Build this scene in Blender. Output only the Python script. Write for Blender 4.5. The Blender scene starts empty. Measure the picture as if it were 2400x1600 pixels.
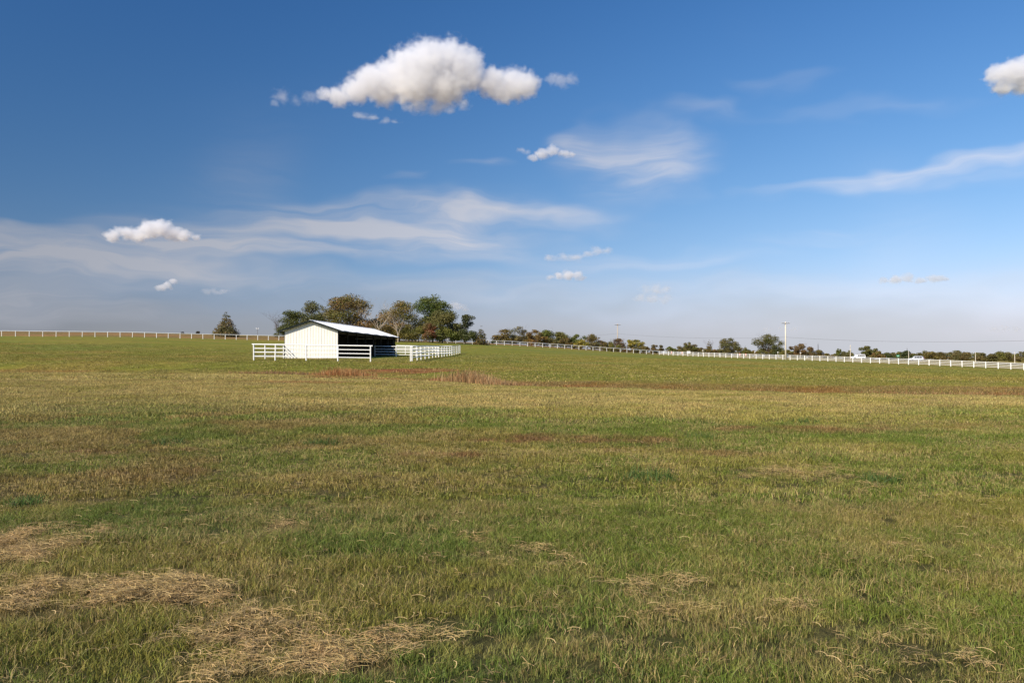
import bpy, bmesh, math, random
import numpy as np
from mathutils import Vector, Matrix, Euler

random.seed(7)
rng = np.random.default_rng(7)
scene = bpy.context.scene
R = math.radians

# ------------------------------------------------------------------ camera
F = 1905.0            # focal length in pixels of the 2400 px wide photograph
HOR = 842.0           # row of the true horizon
EYE = 1.6
cam_d = bpy.data.cameras.new('camera')
cam_d.sensor_width = 36.0
cam_d.lens = 36.0 * F / 2400.0
cam_d.clip_start = 0.05
cam_d.clip_end = 60000.0
cam = bpy.data.objects.new('camera', cam_d)
scene.collection.objects.link(cam)
cam.location = (0, 0, EYE)
cam.rotation_euler = (R(90) + math.atan((HOR - 800.0) / F), 0, 0)
scene.camera = cam

# ------------------------------------------------------------------ light
SUN_EL = R(35.5)
SUN_AZ = R(42.0)      # light travels away from the camera and this far to the right
LDIR = Vector((math.sin(SUN_AZ) * math.cos(SUN_EL), math.cos(SUN_AZ) * math.cos(SUN_EL), -math.sin(SUN_EL)))
sun_d = bpy.data.lights.new('sun', 'SUN')
sun_d.energy = 4.6
sun_d.angle = R(0.53)
sun_d.color = (1.0, 0.895, 0.725)
sun = bpy.data.objects.new('sun', sun_d)
scene.collection.objects.link(sun)
sun.rotation_euler = LDIR.to_track_quat('-Z', 'Y').to_euler()

scene.view_settings.view_transform = 'Standard'
scene.view_settings.look = 'None'
scene.view_settings.exposure = 0.55
scene.view_settings.gamma = 1.0
scene.view_settings.use_curve_mapping = False
scene.render.engine = 'CYCLES'
scene.cycles.max_bounces = 8
scene.cycles.diffuse_bounces = 2
scene.cycles.transmission_bounces = 4
scene.cycles.transparent_max_bounces = 8
scene.cycles.volume_bounces = 6
scene.cycles.use_denoising = True

world = bpy.data.worlds.new('World')
scene.world = world
world.use_nodes = True
world.cycles.sampling_method = 'MANUAL'
world.cycles.sample_map_resolution = 256
wt = world.node_tree
wt.nodes.clear()


def wn(kind, **kw):
    n = wt.nodes.new(kind)
    for k, v in kw.items():
        setattr(n, k, v)
    return n


def wl(a, b):
    wt.links.new(a, b)


def wmath(op, a, b=None, c=None, clamp=False):
    n = wn('ShaderNodeMath', operation=op, use_clamp=clamp)
    for i, v in enumerate((a, b, c)):
        if v is None:
            continue
        if isinstance(v, (int, float)):
            n.inputs[i].default_value = v
        else:
            wl(v, n.inputs[i])
    return n.outputs[0]


SKY_POL = 0.70


def build_world():
    out = wn('ShaderNodeOutputWorld')
    bg = wn('ShaderNodeBackground')
    bg.inputs['Strength'].default_value = 0.085
    sky = wn('ShaderNodeTexSky', sky_type='NISHITA')
    sky.sun_disc = False
    sky.sun_elevation = SUN_EL
    # the sun stands opposite to where its light travels
    sky.sun_rotation = math.atan2(-LDIR.x, -LDIR.y)
    sky.altitude = 200.0
    sky.air_density = 1.0
    sky.dust_density = 0.4
    sky.ozone_density = 1.6
    tc = wn('ShaderNodeTexCoord')
    sep = wn('ShaderNodeSeparateXYZ')
    wl(tc.outputs['Generated'], sep.inputs[0])
    az = wmath('ARCTAN2', sep.outputs[0], sep.outputs[1])
    el = wmath('ARCSINE', sep.outputs[2])
    comb = wn('ShaderNodeCombineXYZ')
    wl(az, comb.inputs[0]); wl(el, comb.inputs[1])
    # warp so that no wisp has a clean outline
    nz = wn('ShaderNodeTexNoise', noise_dimensions='3D')
    nz.inputs['Scale'].default_value = 5.0
    nz.inputs['Detail'].default_value = 3.0
    nz.inputs['Roughness'].default_value = 0.6
    sc = wn('ShaderNodeVectorMath', operation='MULTIPLY')
    sc.inputs[1].default_value = (0.9, 2.2, 1.0)
    wl(comb.outputs[0], sc.inputs[0]); wl(sc.outputs[0], nz.inputs['Vector'])
    sub = wn('ShaderNodeVectorMath', operation='SUBTRACT')
    sub.inputs[1].default_value = (0.5, 0.5, 0.5)
    wl(nz.outputs['Color'], sub.inputs[0])
    sc2 = wn('ShaderNodeVectorMath', operation='MULTIPLY')
    sc2.inputs[1].default_value = (0.30, 0.085, 0.0)
    wl(sub.outputs[0], sc2.inputs[0])
    warp = wn('ShaderNodeVectorMath', operation='ADD')
    wl(comb.outputs[0], warp.inputs[0]); wl(sc2.outputs[0], warp.inputs[1])
    # fibrous texture, stretched along the wind
    st = wn('ShaderNodeVectorMath', operation='MULTIPLY')
    st.inputs[1].default_value = (3.0, 26.0, 1.0)
    wl(warp.outputs[0], st.inputs[0])
    rot = wn('ShaderNodeVectorRotate', rotation_type='Z_AXIS')
    rot.inputs['Angle'].default_value = 0.02
    wl(st.outputs[0], rot.inputs['Vector'])
    fib = wn('ShaderNodeTexNoise', noise_dimensions='3D')
    fib.inputs['Scale'].default_value = 1.0
    fib.inputs['Detail'].default_value = 5.0
    fib.inputs['Roughness'].default_value = 0.58
    fib.inputs['Distortion'].default_value = 0.35
    wl(rot.outputs[0], fib.inputs['Vector'])
    fibm = wn('ShaderNodeMapRange', interpolation_type='SMOOTHSTEP')
    fibm.inputs['From Min'].default_value = 0.30
    fibm.inputs['From Max'].default_value = 0.74
    wl(fib.outputs['Fac'], fibm.inputs['Value'])

    def blob(x, y, hw, hh, ang, s, soft=0.0):
        a0 = math.atan((x - 1200) / F)
        e0 = math.atan((HOR - y) / math.hypot(F, x - 1200))
        k = math.cos(a0)
        sb = wn('ShaderNodeVectorMath', operation='SUBTRACT')
        sb.inputs[1].default_value = (a0, e0, 0)
        wl(warp.outputs[0], sb.inputs[0])
        ro = wn('ShaderNodeVectorRotate', rotation_type='Z_AXIS')
        ro.inputs['Angle'].default_value = -R(ang)
        wl(sb.outputs[0], ro.inputs['Vector'])
        mu = wn('ShaderNodeVectorMath', operation='MULTIPLY')
        mu.inputs[1].default_value = (F / hw / k / 1.25, F / hh / k / 1.35, 0)
        wl(ro.outputs[0], mu.inputs[0])
        ln = wn('ShaderNodeVectorMath', operation='LENGTH')
        wl(mu.outputs[0], ln.inputs[0])
        mr = wn('ShaderNodeMapRange', interpolation_type='SMOOTHSTEP')
        mr.inputs['From Min'].default_value = 1.0
        mr.inputs['From Max'].default_value = soft
        mr.inputs['To Min'].default_value = 0.0
        mr.inputs['To Max'].default_value = s
        wl(ln.outputs['Value'], mr.inputs['Value'])
        return mr.outputs[0]

    total = None
    for b in ((1500, 372, 210, 95, 2, 1.1), (1390, 330, 60, 40, -30, 0.5),
              (900, 530, 520, 70, 3, 0.95), (760, 500, 130, 34, -4, 0.75), (1130, 500, 330, 36, -4, 0.85), (1000, 560, 420, 40, -5, 0.75),
              (560, 535, 260, 40, 6, 0.6),
              (160, 612, 560, 52, -2, 1.5), (500, 588, 260, 26, 2, 1.2), (250, 568, 330, 16, -1, 0.6), (-150, 640, 420, 70, 0, 1.3), (120, 720, 520, 40, 0, 0.9),
              (2250, 380, 430, 22, 4, 0.8), (2000, 405, 260, 16, 3, 0.5), (2330, 400, 260, 40, -3, 0.5),
              (1720, 238, 170, 22, -3, 0.34), (1850, 175, 120, 26, -6, 0.18), (2060, 250, 200, 20, -8, 0.2),
              (1130, 388, 70, 18, 2, 0.5), (960, 420, 60, 12, 2, 0.4),
              (1500, 620, 330, 26, 2, 0.5), (900, 600, 420, 24, 0, 0.5), (1900, 550, 260, 22, 3, 0.35),
              (1100, 680, 700, 36, 0, 0.5), (1900, 690, 700, 40, 0, 0.4)):
        m = blob(*b)
        total = m if total is None else wmath('ADD', total, m)
    # the same thin high cloud goes on all round the sky
    allr = wn('ShaderNodeTexNoise', noise_dimensions='3D')
    allr.inputs['Scale'].default_value = 2.6
    allr.inputs['Detail'].default_value = 2.0
    wl(tc.outputs['Generated'], allr.inputs['Vector'])
    am = wn('ShaderNodeMapRange', interpolation_type='SMOOTHSTEP')
    am.inputs['From Min'].default_value = 0.56; am.inputs['From Max'].default_value = 0.80
    am.inputs['To Max'].default_value = 0.25
    wl(allr.outputs['Fac'], am.inputs['Value'])
    total = wmath('ADD', total, am.outputs[0])
    fibs = wmath('MULTIPLY_ADD', fibm.outputs[0], 0.85, 0.15)
    cir = wmath('MULTIPLY', total, fibs, clamp=True)
    cir = wmath('MULTIPLY', cir, 0.84)
    # measured colour of this autumn sky: a deeper blue than the clean-air model
    sr = wn('ShaderNodeSeparateColor'); wl(sky.outputs[0], sr.inputs[0])
    cr = wn('ShaderNodeCombineColor')
    for i, (e, g) in enumerate(((1.22, .76), (.74, 1.96), (.38, 5.45))):
        wl(wmath('MULTIPLY', wmath('POWER', sr.outputs[i], e), g), cr.inputs[i])
    # low grey-lavender veil along the horizon
    vm = wn('ShaderNodeMapRange', interpolation_type='SMOOTHERSTEP')
    vm.inputs['From Min'].default_value = 0.125; vm.inputs['From Max'].default_value = 0.0
    vm.inputs['To Max'].default_value = 0.9
    sw = wn('ShaderNodeSeparateXYZ'); wl(warp.outputs[0], sw.inputs[0])
    wl(sw.outputs[1], vm.inputs['Value'])
    mix1 = wn('ShaderNodeMix', data_type='RGBA')
    mix1.inputs['B'].default_value = (6.2, 6.55, 7.1, 1)
    wl(vm.outputs[0], mix1.inputs['Factor']); wl(cr.outputs[0], mix1.inputs['A'])
    mix2 = wn('ShaderNodeMix', data_type='RGBA')
    mix2.inputs['B'].default_value = (10.6, 10.8, 12.0, 1)
    wl(cir, mix2.inputs['Factor']); wl(mix1.outputs['Result'], mix2.inputs['A'])
    # skylight is dimmest at a right angle to the sun (polarised sky), all round
    dt = wn('ShaderNodeVectorMath', operation='DOT_PRODUCT')
    dt.inputs[1].default_value = tuple(-LDIR)
    wl(tc.outputs['Generated'], dt.inputs[0])
    c2 = wmath('POWER', dt.outputs['Value'], 2.0)
    pol = wmath('MULTIPLY_ADD', c2, SKY_POL, 1 - SKY_POL)
    fin = wn('ShaderNodeVectorMath', operation='SCALE')
    wl(mix2.outputs['Result'], fin.inputs[0]); wl(pol, fin.inputs['Scale'])
    wl(fin.outputs[0], bg.inputs['Color'])
    wl(bg.outputs[0], out.inputs['Surface'])


build_world()

# ------------------------------------------------------------------ helpers
COL = scene.collection


def tag(o, label=None, cat=None, group=None, kind=None):
    if label: o['label'] = label
    if cat: o['category'] = cat
    if group: o['group'] = group
    if kind: o['kind'] = kind
    return o


def empty(name, loc, rz=0.0, label=None, cat=None, group=None):
    o = bpy.data.objects.new(name, None)
    COL.objects.link(o)
    o.location = loc
    o.rotation_euler = (0, 0, rz)
    o.empty_display_size = 0.2
    return tag(o, label, cat, group)


def link(name, me, parent=None, mat=None):
    o = bpy.data.objects.new(name, me)
    COL.objects.link(o)
    if mat is not None and not me.materials:
        me.materials.append(mat)
    if parent is not None:
        o.parent = parent
    return o


def mesh_np(name, verts, faces, smooth=False):
    """faces: (n,k) int array of equal-sided faces"""
    me = bpy.data.meshes.new(name)
    verts = np.asarray(verts, dtype=np.float32)
    faces = np.asarray(faces, dtype=np.int32)
    n, k = faces.shape
    me.vertices.add(len(verts))
    me.vertices.foreach_set('co', verts.ravel())
    me.loops.add(n * k)
    me.loops.foreach_set('vertex_index', faces.ravel())
    me.polygons.add(n)
    me.polygons.foreach_set('loop_start', np.arange(0, n * k, k, dtype=np.int32))
    me.polygons.foreach_set('loop_total', np.full(n, k, dtype=np.int32))
    if smooth:
        me.polygons.foreach_set('use_smooth', np.ones(n, dtype=bool))
    me.update(calc_edges=True)
    return me


def set_color(me, cols, name='tint'):
    a = me.attributes.new(name, 'FLOAT_COLOR', 'POINT')
    c = np.ones((len(cols), 4), dtype=np.float32)
    c[:, :3] = cols
    a.data.foreach_set('color', c.ravel())


def tube(pts, radii, n=6, cap=True):
    """tapered tube along a polyline -> verts, quad faces (caps as thin cones)"""
    pts = [Vector(p) for p in pts]
    V, Q = [], []
    up = Vector((0, 0, 1))
    for i, p in enumerate(pts):
        t = (pts[min(i + 1, len(pts) - 1)] - pts[max(i - 1, 0)]).normalized()
        a = t.cross(up)
        if a.length < 1e-3:
            a = t.cross(Vector((1, 0, 0)))
        a.normalize()
        b = t.cross(a).normalized()
        for j in range(n):
            an = 2 * math.pi * j / n
            V.append(p + (a * math.cos(an) + b * math.sin(an)) * radii[i])
    for i in range(len(pts) - 1):
        for j in range(n):
            k = (j + 1) % n
            Q.append((i * n + j, i * n + k, (i + 1) * n + k, (i + 1) * n + j))
    if cap:
        for base, p in ((0, pts[0]), ((len(pts) - 1) * n, pts[-1])):
            c = len(V)
            V.append(p)
            for j in range(0, n, 2):
                Q.append((base + j, base + (j + 1) % n, base + (j + 2) % n, c))
    return [tuple(v) for v in V], Q


class MB:
    """collects quads"""
    def __init__(self):
        self.v, self.f = [], []

    def add(self, V, Q):
        o = len(self.v)
        self.v += [tuple(v) for v in V]
        self.f += [tuple(i + o for i in q) for q in Q]
        return self

    def tube(self, pts, radii, n=6, cap=True):
        if not isinstance(radii, (list, tuple)):
            radii = [radii] * len(pts)
        return self.add(*tube(pts, radii, n, cap))

    def box(self, x0, x1, y0, y1, z0, z1):
        V = [(x, y, z) for z in (z0, z1) for y in (y0, y1) for x in (x0, x1)]
        return self.add(V, [(0, 2, 3, 1), (4, 5, 7, 6), (0, 1, 5, 4), (2, 6, 7, 3), (0, 4, 6, 2), (1, 3, 7, 5)])

    def prism(self, poly, axis_a, axis_b):
        """poly: ring of points at a, extruded by vector axis_b"""
        n = len(poly)
        V = [Vector(p) for p in poly] + [Vector(p) + Vector(axis_b) for p in poly]
        Q = [(i, (i + 1) % n, n + (i + 1) % n, n + i) for i in range(n)]
        self.add(V, Q)
        o = len(self.v) - 2 * n
        self.f += [tuple(o + i for i in reversed(range(n))), tuple(o + n + i for i in range(n))]
        return self

    def mesh(self, name, mat=None, smooth=False, bevel=0.0):
        me = bpy.data.meshes.new(name)
        me.from_pydata(self.v, [], self.f)
        bm = bmesh.new(); bm.from_mesh(me)
        bmesh.ops.remove_doubles(bm, verts=bm.verts, dist=1e-5)
        bmesh.ops.recalc_face_normals(bm, faces=bm.faces)
        if bevel:
            bmesh.ops.bevel(bm, geom=[e for e in bm.edges], offset=bevel, segments=1, affect='EDGES', clamp_overlap=True)
        bm.to_mesh(me); bm.free()
        if smooth:
            for p in me.polygons: p.use_smooth = True
        if mat: me.materials.append(mat)
        return me

    def build(self, name, mat, parent=None, smooth=False, bevel=0.0):
        return link(name, self.mesh(name, mat, smooth, bevel), parent)


# value noise ---------------------------------------------------------------
_tab = rng.random((256, 256)).astype(np.float32)


def vnoise(x, y):
    xi = np.floor(x).astype(int); yi = np.floor(y).astype(int)
    fx = x - xi; fy = y - yi
    fx = fx * fx * (3 - 2 * fx); fy = fy * fy * (3 - 2 * fy)
    a = _tab[xi & 255, yi & 255]; b = _tab[(xi + 1) & 255, yi & 255]
    c = _tab[xi & 255, (yi + 1) & 255]; d = _tab[(xi + 1) & 255, (yi + 1) & 255]
    return (a * (1 - fx) + b * fx) * (1 - fy) + (c * (1 - fx) + d * fx) * fy


def fbm(x, y, s, o=4, g=0.5, off=0.0):
    t = 0.0; amp = 1.0; n = 0.0
    x = x * s + 17.3 + off; y = y * s + 91.7 + off * 1.7
    for _ in range(o):
        t = t + amp * vnoise(x, y); n += amp
        amp *= g; x = x * 2.03 + 5.1; y = y * 2.03 + 9.7
    return t / n


def sstep(a, b, x):
    t = np.clip((x - a) / (b - a), 0, 1)
    return t * t * (3 - 2 * t)


# ------------------------------------------------------------------ terrain
CX = np.array([-800, 0, 300, 600, 870, 1000, 1200, 1320, 1447, 1545, 1600, 1750, 1900, 2010, 2150, 2400, 3200], float)
LIP_D = np.interp(CX, [-800, 0, 300, 600, 870, 1000, 1200, 1545, 1900, 2400, 3200], [68, 66, 62, 58, 53, 48, 42, 37.5, 35, 32, 29])
LIP_Y = np.interp(CX, [-800, 0, 300, 600, 870, 1000, 1200, 1545, 1900, 2400, 3200], [872, 872, 874, 876, 884, 893, 905, 914, 922, 928, 934])
LIP_Z = EYE - (LIP_Y - HOR) / F * LIP_D
Z77 = np.interp(CX, [-800, 0, 300, 600, 870, 1000, 1200, 1545, 1900, 2400, 3200], [1.2, 1.2, 1.4, 1.54, 1.38, 1.25, 1.0, .75, .5, .1, -.2])
Z95 = np.interp(CX, [-800, 0, 300, 600, 930, 1000, 1200, 1545, 1900, 2400, 3200], [2.1, 2.0, 1.8, 1.72, 1.72, 1.65, 1.4, 1.1, .6, 0, -.4])
Z140 = np.interp(CX, [-800, 0, 300, 600, 870, 1000, 1200, 1545, 1900, 2400, 3200], [4.4, 4.3, 4.0, 3.3, 2.6, 2.35, 2.4, 1.6, .8, -.4, -.8])
INVF = np.interp(CX, [-800, 0, 1545, 2400, 3200], [1 / 171., 1 / 208., 1 / 310., 1 / 181., 1 / 150.])
FEN_D = 1 / INVF
FEN_Y = np.interp(CX, [-800, 0, 300, 600, 870, 1000, 1100, 1200, 1320, 1447, 1545, 1600, 1750, 1900, 2010, 2150, 2400, 3200],
                  [786, 788, 790, 797, 800, 801.7, 804, 809.5, 817, 825, 831.5, 834, 840, 845, 849.5, 855, 867, 880])
FEN_Z = EYE - (FEN_Y - HOR) / F * FEN_D
BEY_D = FEN_D + 75
BEY_Y = np.interp(CX, [-800, 0, 300, 600, 870, 1000, 1200, 1320, 1447, 1545, 1750, 1900, 2150, 2400, 3200],
                  [776, 778, 781, 787, 797, 800, 807, 814, 822, 827, 834, 838.5, 846, 853, 860])
BEY_Z = EYE - (BEY_Y - HOR) / F * BEY_D
FAR_Z = np.interp(CX, [-800, 0, 600, 1200, 1545, 1900, 2400, 3200], [9, 9, 8.5, 8, 6, 2.5, 0.2, -1])


def ground(X, Y):
    X = np.asarray(X, float); Y = np.asarray(Y, float)
    u = np.clip(1200 + F * X / np.maximum(Y, 10.0), -800, 3200)
    w = [np.interp(u, CX, a) for a in (LIP_D, LIP_Z, Z77, Z95, Z140, FEN_D, FEN_Z, BEY_D, BEY_Z, FAR_Z)]
    ld, lz, z77, z95, z140, fd, fz, bd, bz, faz = w
    one = np.ones_like(u)
    wob = (fbm(X, Y, 0.16, 3) - 0.5) * 3.0
    ld = ld + wob
    ditch = np.interp(u, [-800, 0, 700, 1000, 1150, 1300, 2400, 3200], [0.10, 0.10, 0.16, 0.10, 0.30, 0.34, 0.30, 0.25])
    K = [(-400 * one, 0 * one), (0 * one, 0 * one), (ld * .5, lz * .42), (ld, lz), (ld + 2.2, lz - ditch), (ld + 5.0, lz + 0.10),
         (np.maximum(77 * one, ld + 9), z77), (95 * one, z95), (140 * one, z140), (fd, fz), (bd, bz), (700 * one, faz), (5000 * one, 0 * one), (20000 * one, 0 * one)]
    D = np.array([k[0] for k in K]); Z = np.array([k[1] for k in K])
    h = np.diff(D, axis=0); d = np.diff(Z, axis=0) / h
    m = np.zeros_like(Z)
    m[0] = d[0]; m[-1] = d[-1]
    w1 = 2 * h[1:] + h[:-1]; w2 = h[1:] + 2 * h[:-1]
    same = d[1:] * d[:-1] > 1e-12
    with np.errstate(all='ignore'):
        hm = (w1 + w2) / (w1 / np.where(same, d[:-1], 1) + w2 / np.where(same, d[1:], 1))
    m[1:-1] = np.where(same, hm, 0)
    z = np.zeros_like(u)
    for i in range(len(K) - 1):
        t = (Y - D[i]) / h[i]
        s = (t >= 0) & (t < 1)
        t = np.clip(t, 0, 1)
        v = ((1 + 2 * t) * (1 - t) ** 2 * Z[i] + t * (1 - t) ** 2 * h[i] * m[i]
             + t * t * (3 - 2 * t) * Z[i + 1] + t * t * (t - 1) * h[i] * m[i + 1])
        z = np.where(s, v, z)
    near = 1 - sstep(60, 75, Y)
    z = z + near * ((fbm(X, Y, 0.35, 3, off=3.) - 0.5) * 0.07 + (fbm(X, Y, 1.6, 2, off=9.) - 0.5) * 0.035)
    return z


def gz(x, y):
    return float(ground(np.array([x]), np.array([y]))[0])


def px(x, D):
    """world x of photograph column x at depth D"""
    return (x - 1200.0) / F * D


def pz(y, D):
    return EYE + (HOR - y) / F * D


def on_ground(x, D):
    X = px(x, D)
    return Vector((X, D, gz(X, D)))


# albedo of the sward ---------------------------------------------------------
GREEN = np.array([0.100, 0.150, 0.022])
LUSH = np.array([0.080, 0.145, 0.026])
OLIVE = np.array([0.185, 0.185, 0.040])
TAN = np.array([0.320, 0.268, 0.112])
BROWN = np.array([0.172, 0.124, 0.052])
RED = np.array([0.245, 0.100, 0.042])
STRAW = np.array([0.420, 0.310, 0.175])


def rowcol(X, Y, Z):
    Yc = np.maximum(Y, 1.0)
    return 1200 + F * X / Yc, HOR + F * (EYE - Z) / Yc


def spot(X, Y, x, y, hw, hd, warp=0.35):
    """soft ellipse lying on the ground, given by its centre in the photograph and its half sizes in metres"""
    D = 1.6 * F / (y - HOR)
    for _ in range(12):
        D = 0.5 * D + 0.5 * (EYE - gz(px(x, D), D)) * F / (y - HOR)
    cx, cy = px(x, D), D
    out = np.zeros_like(X)
    i = np.nonzero((np.abs(X - cx) < hw * 2.2) & (np.abs(Y - cy) < hd * 2.2))[0]
    if len(i):
        xx, yy = X[i], Y[i]
        n = (fbm(xx, yy, 2.2 / max(hw, hd), 4, 0.6, off=x * 0.01) - 0.5) * 2
        t = np.sqrt(((xx - cx) / hw) ** 2 + ((yy - cy) / hd) ** 2) + n * warp * 1.6
        out[i] = 1 - sstep(0.55, 1.1, t)
    return out


STRAW_SPOTS = [(60, 1295, .40, .55, 1.0), (60, 1400, .36, .40, .75), (390, 1385, .55, .36, .95), (200, 1430, .26, .3, .5), (570, 1400, .25, .2, .5),
               (560, 1495, .32, .30, .95), (730, 1490, .28, .24, .8), (750, 1565, .42, .34, 1.0), (520, 1560, .18, .36, .7),
               (990, 1500, .24, .22, .8), (650, 1245, .24, .4, .55), (1110, 1265, .18, .3, .55),
               (1190, 1320, .40, .40, .5), (1340, 1385, .26, .32, .48), (1560, 1390, .42, .34, .5), (1330, 1560, .28, .2, .40),
               (1800, 1450, .6, .4, .36), (2050, 1540, .6, .4, .38), (2200, 1580, .5, .3, .34), (1900, 1120, .75, .8, .52), (2100, 1290, .5, .4, .3)]


def straw_mask(X, Y):
    m = np.zeros_like(X)
    for x, y, a, b, s in STRAW_SPOTS:
        m = np.maximum(m, s * spot(X, Y, x, y, a * 1.15, b * 1.15, 0.8))
    return m * np.clip(-.15 + 2.1 * fbm(X, Y, 3.6, 4, .65, 41.), 0, 1.05)


def mix(a, b, t):
    return a * (1 - t[:, None]) + b * t[:, None]


def field_colour(X, Y, Z):
    x, y = rowcol(X, Y, Z)
    n1 = fbm(X, Y, 0.11, 4, 0.55); n2 = fbm(X, Y, 0.45, 4, 0.6, 4.); n3 = fbm(X, Y, 1.7, 3, 0.6, 8.); n4 = fbm(X, Y, 0.03, 3, 0.5, 2.)
    u = np.clip(x, -800, 3200)
    lip = np.interp(u, CX, LIP_D) + (fbm(X, Y, 0.16, 3) - 0.5) * 3.0
    s = Y - lip
    c = np.tile(GREEN, (len(X), 1))
    # near pasture: green with olive and dead growth
    c = mix(c, LUSH, sstep(.46, .66, n1) * .65)
    c = mix(c, OLIVE, sstep(.44, .62, n2) * .75)
    leftdry = (1 - sstep(-2., 6., X + 0.25 * Y)) * sstep(7, 12, Y)
    c = mix(c, BROWN, np.clip(leftdry * (.12 + .75 * sstep(.42, .65, n2)), 0, .7))
    c = mix(c, TAN, sstep(.56, .74, n3) * .35)
    # pale mown band this side of the ditch
    band = sstep(21, 26, Y + (n1 - .5) * 14 + 0.10 * X) * (1 - sstep(-1.2, 0.4, s))
    c = mix(c, mix(np.tile(TAN, (len(X), 1)), OLIVE[None, :], sstep(.46, .66, n2) * .7), band * (.72 + .28 * sstep(.35, .6, n3)))
    # red and brown low growth in patches
    for a in ((1075, 1068, .9, .5, .95), (1180, 1030, 1.6, .9, .6), (1420, 1035, 1.6, .9, .55), (1650, 1060, 1.6, .8, .45), (1900, 1010, 2.4, 1.0, .55), (380, 1060, 1.3, .6, .5),
              (2290, 1000, 2., 1., .4), (330, 1110, 1.2, .6, .35)):
        m = spot(X, Y, a[0], a[1], a[2], a[3], .7) * a[4] * (.35 + .9 * sstep(.4, .6, n3))
        c = mix(c, np.array([.16, .078, .048]), np.clip(m, 0, .8))
    # field beyond the ditch
    far = sstep(1.5, 5.0, s)
    fc = np.tile(np.array([.138, .150, .026]), (len(X), 1))
    fc = mix(fc, np.array([.195, .178, .038]), sstep(.40, .68, n2 * .5 + n1 * .5) * .8)
    fc = mix(fc, np.array([.210, .165, .050]), sstep(.55, .70, n1) * .45)
    fc = mix(fc, np.array([.115, .150, .034]), sstep(.50, .68, n4) * .6)
    c = mix(c, fc, far)
    # ditch growth: rusty and brown
    right = sstep(900, 1250, x)
    dm = sstep(-.5, .6, s) * (1 - sstep(4.5, 7.0, s + (n2 - .5) * 4))
    dcol = mix(np.tile(BROWN * 1.1, (len(X), 1)), RED[None, :] * .9, sstep(.46, .66, n2) * .8)
    c = mix(c, dcol, np.clip(dm * (.5 + .5 * right) * (.75 + .4 * sstep(.35, .6, n1)), 0, .97))
    # bare red soil by the ditch crossing
    for a in ((985, 869, 4.6, 3.6, .95), (860, 886, 7.0, 1.3, .85), (720, 897, 4.0, .9, .6), (1130, 872, 1.8, 1.0, .5)):
        c = mix(c, np.array([.215, .082, .045]), np.clip(spot(X, Y, a[0], a[1], a[2], a[3], .6) * a[4] * (.5 + .7 * n3), 0, 1))
    # worn ground under straw
    c = mix(c, STRAW * .8, straw_mask(X, Y) * .6)
    # dry field beyond the far fence
    beyond = sstep(2, 7, Y - 1 / np.interp(u, [-800, 0, 1545, 2400, 3200], [1 / 171., 1 / 208., 1 / 310., 1 / 181., 1 / 150.]))
    bc = mix(np.tile(np.array([.235, .150, .070]), (len(X), 1)), np.array([.15, .13, .05]), sstep(.45, .6, n1) * .8)
    c = mix(c, bc, beyond * (1 - .5 * sstep(1300, 1700, x)))
    return np.clip(c * (0.86 + 0.28 * n3)[:, None] * np.array([1.23, 1.13, 0.88]), 0.01, 0.65)


# ------------------------------------------------------------------ materials
def new_mat(name, rough=0.6, spec=0.3):
    m = bpy.data.materials.new(name)
    m.use_nodes = True
    b = m.node_tree.nodes['Principled BSDF']
    b.inputs['Roughness'].default_value = rough
    b.inputs['Specular IOR Level'].default_value = spec
    return m, m.node_tree, b


def noisy(name, col, col2, scale=3.0, detail=5.0, rough=0.6, spec=0.3, bump=0.0, stretch=(1, 1, 1), metal=0.0, lo=.35, hi=.65, bscale=None):
    m, nt, b = new_mat(name, rough, spec)
    b.inputs['Metallic'].default_value = metal
    tc = nt.nodes.new('ShaderNodeTexCoord')
    mp = nt.nodes.new('ShaderNodeMapping'); mp.inputs['Scale'].default_value = stretch
    nz = nt.nodes.new('ShaderNodeTexNoise'); nz.inputs['Scale'].default_value = scale; nz.inputs['Detail'].default_value = detail
    mr = nt.nodes.new('ShaderNodeMapRange'); mr.inputs['From Min'].default_value = lo; mr.inputs['From Max'].default_value = hi
    mx = nt.nodes.new('ShaderNodeMix'); mx.data_type = 'RGBA'
    mx.inputs['A'].default_value = (*col, 1); mx.inputs['B'].default_value = (*col2, 1)
    L = nt.links.new
    L(tc.outputs['Object'], mp.inputs['Vector']); L(mp.outputs[0], nz.inputs['Vector'])
    L(nz.outputs['Fac'], mr.inputs['Value']); L(mr.outputs[0], mx.inputs['Factor']); L(mx.outputs['Result'], b.inputs['Base Color'])
    if bump:
        bp = nt.nodes.new('ShaderNodeBump'); bp.inputs['Strength'].default_value = bump; bp.inputs['Distance'].default_value = 0.02
        n2 = nt.nodes.new('ShaderNodeTexNoise'); n2.inputs['Scale'].default_value = bscale or scale * 5
        L(mp.outputs[0], n2.inputs['Vector']); L(n2.outputs['Fac'], bp.inputs['Height']); L(bp.outputs[0], b.inputs['Normal'])
    return m


M = {}
M['white_pipe'] = noisy('white_pipe_paint', (.80, .79, .76), (.70, .68, .63), 6, rough=.42, spec=.4, lo=.45, hi=.8)
M['white_board'] = noisy('white_fence_paint', (.80, .79, .77), (.70, .69, .66), 2, rough=.5, lo=.45, hi=.8)
M['cable'] = noisy('dark_cable', (.05, .045, .04), (.09, .07, .055), 4, rough=.7)
M['siding'] = noisy('white_steel_siding', (.74, .715, .65), (.67, .64, .57), 1.4, rough=.45, spec=.35, stretch=(2, 2, .5), lo=.4, hi=.85)
M['roof'] = noisy('white_steel_roof', (.84, .83, .80), (.80, .785, .75), .8, rough=.55, spec=.4, lo=.4, hi=.85)
M['trim'] = noisy('dark_green_trim', (.007, .012, .011), (.011, .016, .015), 3, rough=.6, spec=.12)
M['wood_dark'] = noisy('aged_timber', (.035, .026, .019), (.06, .045, .032), 3, rough=.85, stretch=(4, 4, .6))
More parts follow.
